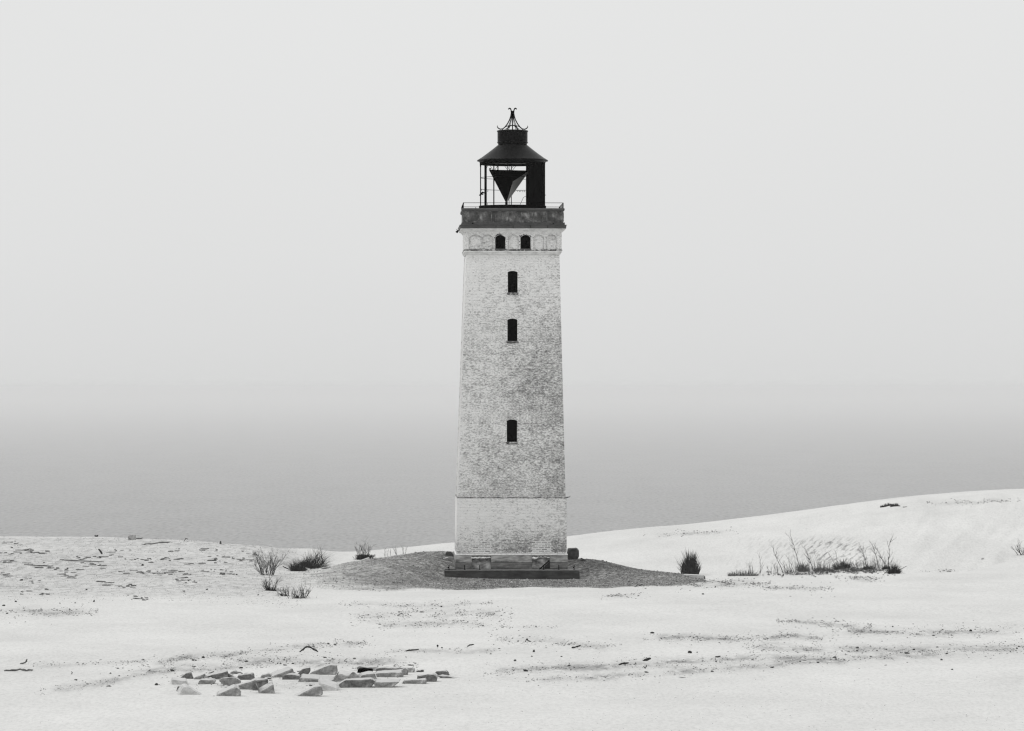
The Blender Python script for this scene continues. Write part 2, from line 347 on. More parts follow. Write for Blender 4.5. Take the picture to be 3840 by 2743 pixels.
streak = (.3+.9*np.exp(-((PX-3090)/190)**2))*np.clip(.75+1.6*vnoise((XX+H0*2)/1.7, YY/16, 61), 0, 1.2)*sm((PX-2640)/160)*sm((3420-PX)/160)*sm((PY-2000)/40)*(DD > 235)*(DD < 296)

def nearest(a, v): return np.clip(np.searchsorted(a, v), 1, len(a)-1)
def hz(x, y):
    d = y+CD; p = 1920+F*x/max(d, 6); i = nearest(cols, p); j = nearest(ds, d)
    u = min(max((p-cols[i-1])/(cols[i]-cols[i-1]), 0), 1); v = min(max((d-ds[j-1])/(ds[j]-ds[j-1]), 0), 1)
    return (H[i-1,j-1]*(1-u)+H[i,j-1]*u)*(1-v)+(H[i-1,j]*(1-u)+H[i,j]*u)*v
jn = int(np.searchsorted(ds, 98))
def at(px, py, dmin=98, extra=0.0):
    """where the sight line through a photo point meets the ground"""
    i = nearest(cols, px); j0 = int(np.searchsorted(ds, dmin))
    col_ = HZ + (CH-H[i, j0:]-extra)/ds[j0:]*F
    k = np.argmax(col_ <= py) if (col_ <= py).any() else int(np.argmin(col_))
    d = ds[j0+k]
    if k > 0 and col_[k-1] > py >= col_[k]: d = ds[j0+k-1]+(ds[j0+k]-ds[j0+k-1])*(col_[k-1]-py)/(col_[k-1]-col_[k])
    x = (px-1920)/F*d; y = d-CD
    return Vector((x, y, hz(x, y)))
def ray(px, py, d): return Vector(((px-1920)/F*d, d-CD, CH-(py-HZ)/F*d))

# ground mesh
nc, nr = H.shape
verts = np.stack([XX, YY, H], -1).reshape(-1, 3)
ii, jj = np.meshgrid(np.arange(nc-1), np.arange(nr-1), indexing='ij'); a_ = (ii*nr+jj).ravel()
quads = np.stack([a_, a_+nr, a_+nr+1, a_+1], -1)
me = bpy.data.meshes.new('ground'); me.vertices.add(len(verts)); me.vertices.foreach_set('co', verts.ravel())
me.loops.add(quads.size); me.loops.foreach_set('vertex_index', quads.ravel()); me.polygons.add(len(quads))
me.polygons.foreach_set('loop_start', np.arange(0, quads.size, 4)); me.polygons.foreach_set('loop_total', np.full(len(quads), 4)); me.polygons.foreach_set('use_smooth', np.ones(len(quads), bool)); me.update()
for nm, arr in (('gravel', grav), ('field', fld), ('band', band), ('streak', streak)):
    at_ = me.attributes.new(nm, 'FLOAT', 'POINT'); at_.data.foreach_set('value', arr.ravel().astype(np.float32))
ground = bpy.data.objects.new('ground', me); S.collection.objects.link(ground); tag(ground, kind='structure')
m, t, b = new_mat('pale_sand'); me.materials.append(m)
def attr(n): x = nd(t, 'ShaderNodeAttribute', attribute_name=n); return x.outputs['Fac']
tone = noise(t, mapped(t, (.16,.10,.1)), 1, 6, .62)
sand = mixc(t, .75, ramp(t, tone, [(.3,.575),(.5,.625),(.7,.67)]), ramp(t, noise(t, mapped(t, (9,2.4,9), loc=(2,8,1)), 1, 5, .75), [(.32,.80),(.5,1.0),(.7,1.1)]), 'MULTIPLY')
grit = noise(t, mapped(t, (5,3.2,5)), 1, 6, .75)
gcol = mixc(t, 1.0, ramp(t, grit, [(.30,.035),(.43,.11),(.52,.20),(.62,.32),(.72,.52)]), ramp(t, noise(t, mapped(t, (.35,.3,.3)), 1, 4, .6), [(.35,.75),(.6,1.35)]), 'MULTIPLY')
gm = mth(t, 'ADD', attr('gravel'), mth(t, 'MULTIPLY', mth(t, 'MULTIPLY', mth(t, 'SUBTRACT', noise(t, mapped(t, (1.2,.8,1)), 1, 5, .7), .5), 1.4), mth(t, 'LESS_THAN', mth(t, 'ABSOLUTE', mth(t, 'SUBTRACT', attr('gravel'), .5)), .42)), True)
gm = ramp(t, gm, [(.0,0),(.12,.08),(.6,.85),(.95,1)])
col = mixc(t, gm, sand, gcol)
# left field: thin scatter of grit with finer streaks
fn = noise(t, mapped(t, (2.2,.55,1)), 1, 7, .78)
fcol = ramp(t, fn, [(.36,.14),(.46,.36),(.55,.52),(.7,.6)])
col = mixc(t, mth(t, 'MULTIPLY', attr('field'), .85, True), col, fcol)
bn = noise(t, mapped(t, (3.0,.7,1), loc=(5,5,5)), 1, 7, .78)
bf = mth(t, 'MULTIPLY', attr('band'), ramp(t, bn, [(.40,1),(.52,.62),(.64,0)]))
col = mixc(t, bf, col, ramp(t, grit, [(.3,.1),(.5,.3),(.7,.5)]))
mp_ = t.nodes.new('ShaderNodeMapping'); t.links.new(mapped(t, (1,0,1), rot=(0,R(25),0)), mp_.inputs[0]); mp_.inputs['Scale'].default_value = (1.5,1,10.5)
sn = noise(t, mp_.outputs[0], 1, 6, .72)
col = mixc(t, mth(t, 'MULTIPLY', attr('streak'), ramp(t, sn, [(.50,0),(.60,.62)])), col, .17)
t.links.new(col, b.inputs['Base Color']); b.inputs['Roughness'].default_value = 1; b.inputs['Specular IOR Level'].default_value = 0.05
fine = noise(t, mapped(t, (5,.9,5)), 1, 6, .7)
rip = noise(t, mapped(t, (1.1,.42,1.1), rot=(0,0,R(14))), 1, 5, .6)
grain = noise(t, mapped(t, (16,5,16)), 1, 3, .7)
bump(t, b, mth(t, 'ADD', mth(t, 'ADD', mth(t, 'MULTIPLY', fine, .35), mth(t, 'MULTIPLY', rip, 2.4)), mth(t, 'ADD', mth(t, 'MULTIPLY', grain, .12), mth(t, 'MULTIPLY', mth(t, 'MULTIPLY', grit, gm), 1.0))), .05, .9)

# ------------------------------------------------------------------ sea
SEA = -300.0
mb = MB(); rr = [150,400,900,2000,5000,12000,30000,70000,130000]; nseg = 48
vs = [(r*math.sin(a), r*math.cos(a)-200, SEA) for r in rr for a in [2*math.pi*k/nseg for k in range(nseg)]]
fs = [(i*nseg+k, i*nseg+(k+1) % nseg, (i+1)*nseg+(k+1) % nseg, (i+1)*nseg+k) for i in range(len(rr)-1) for k in range(nseg)]
m, t, b = new_mat('grey_sea_water')
sv = mapped(t, (.10,.014,1)); w1 = noise(t, sv, 1, 8, .62); w2 = noise(t, mapped(t, (.28,.07,1)), 1, 4, .6)
w3 = noise(t, mapped(t, (.006,.0014,1)), 1, 3, .5)
t.links.new(ramp(t, mth(t, 'ADD', mth(t, 'MULTIPLY', w1, .85), mth(t, 'MULTIPLY', w3, .15)), [(.36,.05),(.45,.17),(.57,.25),(.68,.33),(.73,.8)]), b.inputs['Base Color'])
b.inputs['Roughness'].default_value = .55; b.inputs['Specular IOR Level'].default_value = .3
bump(t, b, mth(t, 'ADD', w1, mth(t, 'MULTIPLY', w2, .35)), 2.2, .6)
sea = mb.add(vs, fs).build('water', m); tag(sea, kind='structure')

# ------------------------------------------------------------------ lighthouse
def ax(z): return -.025 + .0055*z
LH = empty('lighthouse', (0, 0, 0), 'tall square whitewashed brick lighthouse with black iron lantern on a concrete base', 'lighthouse', rz=YAW)
def sc(yl): return F/(CD+yl)
def lx(px, yl=0.0): return (px-1920)/sc(yl)+yl*YAW
def lz(py, yl=0.0): return CH-(py-HZ)/sc(yl)

# foundation slab, bolts
fz1, fz0 = lz(2138, -.5), -1.2
sx0, sx1 = lx(1667.5, -.5), lx(2173.5, -.5)
mb = MB().box(sx0, sx1, -.5, 6.1, fz0, fz1-.035)
found = mb.build('foundation', M['slab'], LH); tag(found, 'dark concrete base slab')
MB().box(sx0-.012, sx1+.012, -.512, 6.112, fz1-.035, fz1+.008).build('slab_edge', M['slab_edge'], found)
for px in (1683.5, 1742.5, 1799, 2038, 2095.5, 2153):
    x = lx(px, -.4); random.seed(int(px))
    pb = MB().box(x-.02, x+.02, -.44, -.40, fz1, lz(2119, -.4)).box(x-.045, x+.045, -.46, -.38, fz1+.005, fz1+.022)
    if px in (1683.5, 2153): pb.box(x-.06, x-.02, -.435, -.405, fz1+.09, fz1+.15)
    pb.build('anchor_bolt', M['iron'], found)
MB().tube([(lx(2022,-.2),-.25,fz1+.01),(lx(2060,-.1),-.1,lz(2103,-.1))], .035, 5).build('brace', M['iron'], found)
MB().box(lx(2072,-.1), lx(2092,-.1), -.1, 0.0, fz1+.009, fz1+.035).build('loose_plate', M['iron'], found)
MB().box(lx(1668,-.3), lx(1712,-.3), -.3, -.27, fz1+.012, fz1+.05).build('loose_rod', M['iron'], found)

# plinth with two niches
pl = MB().squares([(fz1+.009, 2.81), (.70, 2.80)]).build('plinth', M['plinth'], LH)
cut(pl, [MB().box(lx(a, 0), lx(b_, 0), -.3, .07, .02, .66).build('cut', None, LH) for a, b_ in ((1769,1842),(1995,2063))])
for a, b_, lab in ((1769,1842,'grey'),(1995,2063,'pale')):
    MB().box(lx(a)+.004, lx(b_)-.004, .055, .066, .024, .656).build('niche_panel', M['niche'], pl)
random.seed(4)
def lumpy(px0, px1, z, r0, r1, y, name, parent, step=3.5):
    pts, rads = [], []; x = px0
    while x <= px1: pts.append((lx(x), y+random.uniform(-.01,.01), z+random.uniform(-.022,.022))); rads.append(random.uniform(r0, r1)); x += step*random.uniform(.6,1.6)
    rads[0] = rads[-1] = .01
    return MB().tube(pts, rads, 7).build(name, M['ledge'], parent, True)
lumpy(1766, 1845, .575, .03, .055, .03, 'mortar_ridge', pl); lumpy(1993, 2022, .56, .04, .075, .03, 'mortar_ridge', pl); lumpy(2015, 2064, .60, .012, .03, .03, 'mortar_ridge', pl)
MB().add([(lx(2063)-.006,.02,.03),(lx(2063)-.006,.05,.03),(lx(2063)-.006,.05,.40),(lx(2063)-.006,.02,.40),(lx(2040),.05,.12),(lx(2040),.02,.12),(lx(2042),.05,.03),(lx(2042),.02,.03)],
   [(0,3,5,7),(1,6,4,2),(3,2,4,5),(5,4,6,7),(0,7,6,1),(0,1,2,3)]).build('painted_niche_shadow', M['darkwood'], pl)  # dark wedge put in as the triangular shadow in the niche
led = MB().squares([(.70,2.79),(.715,2.815),(.76,2.805),(.80,2.76)]).build('mortar_ledge', M['ledge'], LH)
# ragged lower edge of the bright ledge
random.seed(8)
mbx = MB()
x = 1711
while x < 2124:
    wd = random.uniform(3, 9); h = random.uniform(0, .045)
    mbx.box(lx(x), lx(x+wd), .0, .03, .795, .80+h+.02); x += wd*random.uniform(.9, 1.5)
mbx.build('mortar_smear', M['ledge'], led)

# shaft: lower section, string course, upper section
def arch_cut(x0, x1, z0, z1, rise, y0, y1, n=10):
    pts = [(x0, z0), (x1, z0)]
    for k in range(n+1):
        tt = k/n; x = x1+(x0-x1)*tt; pts.append((x, z1-rise*(2*tt-1)**2 if rise else z1))
    m_ = len(pts); b = MB(); b.add([(x, y0, z) for x, z in pts]+[(x, y1, z) for x, z in pts],
        [tuple(range(m_-1, -1, -1)), tuple(range(m_, 2*m_))]+[(i, (i+1) % m_, m_+(i+1) % m_, m_+i) for i in range(m_)])
    return b
def fy(z): # front face depth
    if z < 3.6: return 2.8-(2.757-(z-.8)/2.8*.024)
    return 2.8-(2.69-(z-3.62)/(15.74-3.62)*.36)
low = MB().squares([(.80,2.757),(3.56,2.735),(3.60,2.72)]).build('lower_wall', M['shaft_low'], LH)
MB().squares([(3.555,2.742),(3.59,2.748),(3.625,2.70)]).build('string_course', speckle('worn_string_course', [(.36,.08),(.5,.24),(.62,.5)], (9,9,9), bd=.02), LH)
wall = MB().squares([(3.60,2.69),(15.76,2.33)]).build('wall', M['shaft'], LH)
WIN = [(1904.3,1940.8,1016.5,1098),(1903,1940,1195.5,1280),(1900.5,1939,1574,1658)]
cuts = []
for a, b_, y1, y0 in WIN:
    zt, zb = lz(y1, .3), lz(y0, .3); y = fy((zt+zb)/2); cuts.append(recalc_c := arch_cut(lx(a, y), lx(b_, y), zb, zt, .055, -1, y+.5).build('cut', None, LH)); recalc(cuts[-1])
recalc(wall); cut(wall, cuts)
for a, b_, y1, y0 in WIN:
    zt, zb = lz(y1, .3), lz(y0, .3); y = fy((zt+zb)/2); x0, x1 = lx(a, y), lx(b_, y)
    p = arch_cut(x0+.003, x1-.003, zb+.003, zt-.003, .055, y+.10, y+.14).build('window', M['void'], LH); recalc(p)  # black pane paints the unlit interior behind the opening
    MB().box(x0+.003, x0+.03, y+.012, y+.098, zb+.003, zt-.06).box(x1-.03, x1-.003, y+.012, y+.098, zb+.003, zt-.06).box(x0+.01, x1-.01, y+.02, y+.09, zb+.001, zb+.03).build('shade_liner', M['void'], p)  # black liner added so the reveals look as dark as the opening
    ys = fy(zb)
    MB().box(x0-.05, x1+.05, ys-.06, ys+.08, zb-.055, zb-.004).box(x0-.02, x1+.02, ys-.035, ys+.03, zb-.105, zb-.058).build('sill', M['dark_course'], p)

# exposed brick patches above the niches
random.seed(12)
for a, b_, yt, yb_ in ((1768,1846,2036,2077),(1994,2070,2034,2077)):
    mbp = MB(); z = lz(yb_); top = lz(yt)
    while z < top:
        xl = lx(a)+random.uniform(-.06,.05); xr = lx(b_)+random.uniform(-.06,.05); y = fy(max(z, .81))
        mbp.box(xl, xr, y-.014, y+.02, max(z, .8), z+.0625); z += .0625
    mbp.build('bare_brickwork', M['bare'], low)
random.seed(77)
mbp = MB()
for k in range(9):
    px, py = random.choice(((1722,2030),(1728,2038),(1736,2040),(1718,2050),(1724,2056),(1733,2046))); px += random.uniform(-4,4); py += random.uniform(-4,4); z = lz(py); y = fy(z)
    pts = [(lx(px)+random.uniform(.04,.09)*math.cos(q*.785), z+random.uniform(.03,.07)*math.sin(q*.785)) for q in range(8)]
    mbp.add([(x, y+.01, zz) for x, zz in pts]+[(x, y-.012, zz) for x, zz in pts], [tuple(range(8,16))]+[(q,(q+1)%8,8+(q+1)%8,8+q) for q in range(8)])
mbp.build('lime_splash', M['ledge'], low)

# head of the tower: moulding, frieze, cornice, parapet
MB().squares([(15.735,2.335),(15.77,2.39),(15.83,2.40),(15.86,2.45),(15.92,2.46)]).build('moulding', M['plaster'], LH)
MB().squares([(15.922,2.455),(15.96,2.47),(16.01,2.455)]).build('dentil_course', M['dark_course'], LH)
fr = MB().squares([(16.012,2.435),(16.87,2.435)]).build('frieze', M['frieze'], LH)
fyf = 2.8-2.435; cuts = []
FW = [(1856.5,1895.5),(1951.5,1990)]
BA = [(1761,1806.5),(1809.5,1848.5),(1905.5,1943.5),(2001,2039),(2048,2086.5)]
zt, zb = lz(881, .37), lz(935, .37)
for a, b_ in FW: cuts.append(arch_cut(lx(a,.37), lx(b_,.37), zb, zt, .13, -1, fyf+.5).build('cut', None, LH))
for a, b_ in BA: cuts.append(arch_cut(lx(a,.37), lx(b_,.37), zb-.012, zt+.0, .13, -1, fyf+.045).build('cut', None, LH))
for c_ in cuts: recalc(c_)
recalc(fr); cut(fr, cuts)
for a, b_ in FW:
    x0, x1 = lx(a,.37), lx(b_,.37)
    p = arch_cut(x0+.003, x1-.003, zb+.003, zt-.003, .13, fyf+.10, fyf+.14).build('window', M['void'], LH); recalc(p)  # black sheet in place of the dark interior
    MB().box(x0+.003, x0+.028, fyf+.012, fyf+.098, zb+.03, zt-.14).box(x1-.028, x1-.003, fyf+.012, fyf+.098, zb+.03, zt-.14).box(x0+.01, x1-.01, fyf+.02, fyf+.09, zb+.026, zb+.05).build('shade_liner', M['void'], p)  # black liner painting the reveals dark
    MB().box(x0-.01, x1+.01, fyf-.04, fyf+.09, zb-.03, zb+.025).build('sill', M['zinc'], p)
    random.seed(int(a)); mbp = MB()      # broken bricks round the opening
    for k in range(30):
        tt = random.random(); xx = x0+(x1-x0)*tt; zz_ = zt-.13*(2*tt-1)**2+random.uniform(-.02,.05)
        if random.random() < .4: xx = random.choice((x0, x1))+random.uniform(-.05,.05); zz_ = random.uniform(zb, zt)
        s_ = random.uniform(.012,.03); mbp.box(xx-s_*1.5, xx+s_*1.5, fyf-.003, fyf+.02, zz_-s_*.7, zz_+s_*.7)
    mbp.build('broken_brick_edge', M['void'], fr)
for a, b_ in ((1743.5,1756),(2092.5,2106)):   # corner pilasters
    x0, x1 = lx(a,.37), lx(b_,.37)
    MB().box(x0, x1, fyf-.03, fyf+.01, 16.02, 16.83).box(x0-.01, x1+.01, fyf-.045, fyf+.0, 16.78, 16.86).build('pilaster', M['frieze'], fr)
# thin raised rims round the arches
for a, b_ in BA+FW:
    x0, x1 = lx(a,.37), lx(b_,.37); pts = [(x0, fyf, zb)]+[(x1+(x0-x1)*(1-k/10), fyf, zt-.13*(2*k/10-1)**2) for k in range(11)]+[(x1, fyf, zb)]
    MB().tube(pts, .016, 5).build('arch_rim', M['rim'], fr)
MB().squares([(16.86,2.44),(16.90,2.48),(16.93,2.485),(16.95,2.53),(16.99,2.55),(17.00,2.62),(17.045,2.63)]).build('cornice', M['plaster'], LH)
MB().squares([(17.046,2.60),(17.05,2.645),(17.20,2.665),(17.215,2.685),(17.225,2.685),(17.24,2.57)]).build('gutter', M['zinc'], LH)
for px in (1860, 1924, 1989, 2054): MB().box(lx(px,.2)-.008, lx(px,.2)+.008, 2.8-2.69, 2.8-2.6, 17.06, 17.19).build('gutter_seam', M['iron'], LH)
MB().squares([(17.238,2.585),(17.345,2.585),(17.35,2.545)]).build('parapet_base', M['zinc'], LH)
par = MB().squares([(17.349,2.50),(17.94,2.50)]).build('parapet', M['parapet'], LH)
MB().squares([(17.90,2.50),(17.935,2.555),(18.0,2.575),(18.06,2.56),(18.065,2.54)]).build('coping', M['iron'] if 0 else M['zinc'], LH)
yp = 2.8-2.5
for i, (a, b_) in enumerate([(1739,1760),(1764,1794),(1812,1842),(1860,1889),(1908,1938),(1956,1986),(2003,2033),(2052,2082),(2089,2112)]):
    x0, x1 = lx(a,.3), lx(b_,.3); z0, z1 = 17.39, 17.86; g = .035
    fb = MB().box(x0-g, x0, yp-.03, yp+.005, z0, z1).box(x1, x1+g, yp-.03, yp+.005, z0, z1).box(x0, x1, yp-.03, yp+.005, z1, z1+g).box(x0, x1, yp-.03, yp+.005, z0-g*.9, z0)
    fb.build('panel_frame', M['parapet_pale'], par)
    if i in (0, 5, 8): MB().box(x0+.004, x1-.004, yp-.008, yp+.004, z0+.004, z1-.004).build('panel', M['parapet_pale'], par)
for px in (1772.5, 2075):
    x = lx(px,.22); MB().tube([(x, 2.8-2.60, 17.30),(x, 2.8-2.5, 17.30)], .035, 10).build('drain_hole', M['void'], LH)  # black stub painted as the dark of the hole

# railing
zr0, zr1 = 18.06, lz(761.5, .35)
h = 2.50; cx = ax(18); rb = MB(); C = [(cx-h, 2.8-h), (cx+h, 2.8-h), (cx+h, 2.8+h), (cx-h, 2.8+h)]
for i in range(4):
    a_, b_ = C[i], C[(i+1) % 4]; rb.tube([(a_[0], a_[1], zr1), (b_[0], b_[1], zr1)], .013, 6)
    if i != 0:
        for k in range(1, 7): q = k/7; x = a_[0]+(b_[0]-a_[0])*q; y = a_[1]+(b_[1]-a_[1])*q; rb.tube([(x, y, zr0), (x, y, zr1)], .012, 5)
for x, y in C: rb.tube([(x, y, zr0), (x, y, zr1)], .02, 6)
rb.tube([(lx(1828,.3), 2.8-h, zr0), (lx(1828,.3), 2.8-h, zr1)], .012, 5)
rb.tube([(C[0][0], C[0][1], zr1), (C[0][0]-.02, C[0][1]+.3, zr0)], .03, 5)
rb.tube([(C[1][0], C[1][1], zr1-.02), (C[1][0]-.02, C[1][1]+.5, zr0)], .012, 5)
rb.build('railing', M['iron'], LH)

# lantern
Lc = Vector((lx(1922, 2.8), 2.8)); s2 = sc(2.8)
Z = lambda py: lz(py, 2.8)
rr_ = lambda dpx: dpx/s2
lan = MB().lathe([(18.066, rr_(126)), (Z(773), rr_(126)), (Z(773)+.001, rr_(60))], Lc.x, Lc.y).build('lantern', M['iron'], LH)
RO = rr_(121)
def colpt(deg, r=RO): return Lc.x+r*math.cos(R(deg)), Lc.y+r*math.sin(R(deg))
zt_ = Z(606); zb_ = 18.07
COLS = [(171, .026), (212, .062), (124, .03), (121+118, .0), (90.5, .022), (94.5, .016), (56, .03)]
for deg, r in COLS:
    if not r: continue
    x, y = colpt(deg); cb_ = MB().tube([(x, y, zb_), (x, y, zt_)], r, 8)
    if r > .05:
        cb_.tube([(x-.13, y, zb_), (x, y, zb_+.28)], .02, 5).tube([(x+.13, y, zb_), (x, y, zb_+.28)], .02, 5)
        cb_.tube([(x, y, zt_-.02), (x, y, zt_-.2), (x, y, zt_-.3)], [.11, .08, .06], 8).tube([(x+.02,y,zt_-.42),(x+.2,y,zt_-.12)],.012,5)
    else:
        tx, ty = -math.sin(R(deg)), math.cos(R(deg))
        for q in (-1, 1):
            cb_.tube([(x+tx*q*.02, y+ty*q*.02, zb_+.24), (x+tx*q*.22, y+ty*q*.22, zb_)], .011, 4)
            cb_.tube([(x+tx*q*.02, y+ty*q*.02, zt_-.42), (x+tx*q*.24, y+ty*q*.24, zt_-.14)], .011, 4)
    cb_.build('column', M['iron'], lan)
x, y = colpt(116, RO*.98); MB().tube([(x, y, Z(640)), (x, y, zt_)], .03, 6).build('hanger', M['iron'], lan)
x, y = Lc.x-.26, Lc.y; MB().tube([(x, y, Z(640)), (x-.01, y, zt_)], .016, 6).build('hanger', M['iron'], lan)
# the closed iron wall on the right, thick sheet
def sector(r0, r1, a0, a1, z0, z1, n=30):
    b = MB(); vs = []; fs = []
    for k in range(n+1):
        a = R(a0+(a1-a0)*k/n)
        for r, z in ((r0,z0),(r1,z0),(r1,z1),(r0,z1)): vs.append((Lc.x+r*math.cos(a), Lc.y+r*math.sin(a), z))
    for k in range(n):
        q = 4*k
        for e_ in range(4): fs.append((q+e_, q+(e_+1) % 4, q+4+(e_+1) % 4, q+4+e_))
    fs.append((0,3,2,1)); fs.append((4*n,4*n+1,4*n+2,4*n+3)); return b.add(vs, fs)
sh = sector(rr_(118), rr_(122.5), -62.5, 63, zb_, zt_).build('iron_wall', M['iron'], lan)
recalc(sh)
hx, hzz = Lc.x+rr_(1994.5-1922), Z(619.5)
hc = MB().tube([(hx, -3, hzz), (hx, 9, hzz+.0)], .068, 14).build('cut', None, LH); recalc(hc); cut(sh, [hc])
MB().tube([(hx-.05, Lc.y-RO*.8, hzz-.05), (hx+.05, Lc.y-RO*.8, hzz+.05)], .011, 4).build('vent_grille', M['iron'], lan)
def ring(z, r, th, a0=0, a1=360, n=64):
    return MB().tube([(Lc.x+r*math.cos(R(a0+(a1-a0)*k/n)), Lc.y+r*math.sin(R(a0+(a1-a0)*k/n)), z) for k in range(n+1)], th, 5)
ring(Z(667.5), rr_(120), .013, 60, 300).build('ring_rail', M['iron'], lan)
ring(Z(709), rr_(120), .013, 58, 176).build('hook_rail', M['iron'], lan)
random.seed(5)
for deg in (62, 66, 69.5, 73, 76.5, 80, 84, 88, 124, 139, 150, 165):
    x, y = colpt(deg, rr_(120)); z = Z(709); MB().tube([(x, y, z), (x, y, z-.03), (x+random.uniform(-.02,.02), y, z-random.uniform(.06,.1))], [.008,.012,.02], 5).build('hook', M['iron'], lan)
x, y = colpt(171); MB().tube([(x-.06, y-.05, Z(734)), (x+.02, y-.06, Z(727)), (x+.1, y-.06, Z(722)), (x+.22, y-.06, Z(724))], [.03,.045,.05,.02], 6).tube([(x+.02,y-.06,Z(729)),(x+.14,y-.06,Z(729))], .03, 5).build('cable_clamp', M['iron'], lan)
x, y = colpt(63); MB().tube([(x-.02, y-.4, Z(732)), (x-.16, y-.4, Z(738)), (x-.30, y-.4, Z(760)), (x-.38, y-.4, Z(777))], .012, 5).build('cable', M['iron'], lan)
x = Lc.x+rr_(122.5); MB().box(x-.01, x+.045, Lc.y-.02, Lc.y+.02, Z(733), Z(731)).build('catch', M['iron'], lan)
# roof: flared conical skirt, eave, drum
roof = MB().lathe([(Z(611), rr_(124)), (Z(604.5)-.03, rr_(125)), (Z(604.5)-.015, rr_(132.5)), (Z(602), rr_(133)), (Z(599), rr_(128)), (Z(592), rr_(117)), (Z(576), rr_(95)), (Z(560), rr_(74)), (Z(545), rr_(55.5)), (Z(541), rr_(53))], Lc.x, Lc.y, 64).build('roof', M['iron_roof'], lan, True)
x0 = Lc.x-rr_(0)
MB().lathe([(Z(617)-.02, rr_(122.6)), (Z(604)-.02, rr_(123.4))], Lc.x, Lc.y, 64, False).build('eave_band', M['iron'], lan)
drum = MB().lathe([(Z(544), rr_(53)), (Z(538.5), rr_(55)), (Z(537.5), rr_(58)), (Z(534.5), rr_(58)), (Z(533), rr_(56.5)), (Z(495.5), rr_(56.5)), (Z(495), rr_(58.5)), (Z(491), rr_(58.5)), (Z(489.5), rr_(55)), (Z(488), rr_(40))], Lc.x, Lc.y, 64).build('vent_drum', M['iron_roof'], lan)
# finial: six scrolled ribs gathered at the top, a low dome of hoops and a mast
fin = MB().tube([(Lc.x, Lc.y, Z(489)), (Lc.x, Lc.y, Z(440)), (Lc.x, Lc.y, Z(418))], [.026,.03,.05], 8).tube([(Lc.x,Lc.y,Z(434)),(Lc.x,Lc.y,Z(416))], .065, 8).build('mast', M['iron'], drum)
ribp = [(56.5,471.5),(57.5,476),(54,481),(47,485),(37,484),(29,478),(19,465),(11,450),(6.5,436),(4.5,424),(5.5,413),(8,408),(11,406.5),(14,408),(16,411)]
for deg in (4, 52, 68, 112, 128, 176+6, 236, 300):
    out_ = (deg < 10 or 170 < deg < 190); k_ = 1
    pts = [(Lc.x+rr_(a)*math.cos(R(deg)), Lc.y+rr_(a)*math.sin(R(deg)), Z(b_)) for a, b_ in ribp]
    if not out_: pts = [(Lc.x+rr_(min(a, 50))*math.cos(R(deg)), Lc.y+rr_(min(a, 50))*math.sin(R(deg)), Z(b_)) for a, b_ in ribp[3:10]]
    n_ = len(pts); rad = [.028]*n_ if out_ else [.013]*n_
    if out_: rad[0] = .012; rad[1] = .02; rad[-1] = .02; rad[-2] = .03; rad[-3] = .035; rad[-4] = .035
    MB().tube(pts, rad, 6).build('rib', M['iron'], drum)
for deg in (0, 60, 120):
    pts = [(Lc.x+rr_(38)*math.cos(R(deg))*math.cos(R(a)), Lc.y+rr_(38)*math.sin(R(deg))*math.cos(R(a)), Z(490)+rr_(19.5)*math.sin(R(a))) for a in range(0, 181, 12)]
    MB().tube(pts, .02, 6).build('hoop', M['iron'], drum)

# kaleidoscope pyramid inside the lantern
def PT(px, py, yl): return (lx(px, yl), yl, lz(py, yl))
A_, B_, C_, D_ = PT(1833,637,2.3), PT(1985,640,4.0), PT(1923.5,681,3.1), PT(1898.5,763,2.6)
E_ = PT(1899, 639, 4.3)
mir = MB().add([A_, B_, C_, D_, E_], [(0,3,2),(0,2,1),(0,1,4),(0,4,3),(4,1,3)]).build('reflector', M['void'], lan)
off = Vector((.004,-.006,0))
Bv, Cv, Dv = Vector(B_), Vector(C_), Vector(D_); n_ = (Cv-Dv).cross(Bv-Dv).normalized()
if n_.x < 0: n_ = -n_
MB().add([Bv, Cv, Dv, Bv+n_*.02, Cv+n_*.02, Dv+n_*.02], [(0,1,2),(3,5,4),(0,3,4,1),(1,4,5,2),(2,5,3,0)]).build('mirror_panel', M['mirror'], mir); recalc(bpy.context.scene.collection.objects[-1]) if 0 else None
MB().tube([PT(1899,758,2.6), PT(1899,780,2.6)], .065, 8).build('spindle', M['iron'], mir)
MB().lathe([(Z(781), rr_(62)), (Z(775.5), rr_(62)), (Z(774), rr_(58))], Lc.x-.02, Lc.y, 32).build('turntable', M['iron'], lan)
MB().box(lx(1837,2.5)-.03, lx(1837,2.5)+.05, 2.45, 2.55, Z(637.5), Z(632)).build('hinge', M['iron'], mir)

# small fittings
x = lx(2121.5, .3); y = 1.0
MB().tube([(x, y, lz(1866,1)), (x+.03, y, lz(1867,1)), (x+.24, y, lz(1864,1)), (x+.255, y, lz(1860,1))], [.03,.035,.012,.01], 6).build('bracket', M['iron'], LH)
xb = ax(10)-2.60
MB().tube([(lx(1734,5), 5.2, lz(1284,5)), (lx(1731.5,5), 5.2, lz(1284,5)), (lx(1731.5,5), 5.2, lz(1288,5))], .02, 5).build('bracket', M['iron'], LH)
MB().tube([(lx(1719,5), 5.42, lz(862,5)), (lx(1713,5), 5.42, lz(871,5)), (lx(1716,5), 5.4, lz(872,5))], [.03,.07,.04], 6).tube([(lx(1715,5),5.4,lz(859,5)),(lx(1711,5),5.4,lz(861,5))], .012, 4).build('rainwater_spout', M['iron'], LH)
MB().tube([(lx(1740,1), .9, 3.62+(k/10)*12.1) if 0 else (ax(3.62+k*1.21)-(2.69-k*.036)-.02, 5.2, 3.62+k*1.21) for k in range(11)], .018, 5).build('lightning_cable', M['plaster'], LH)

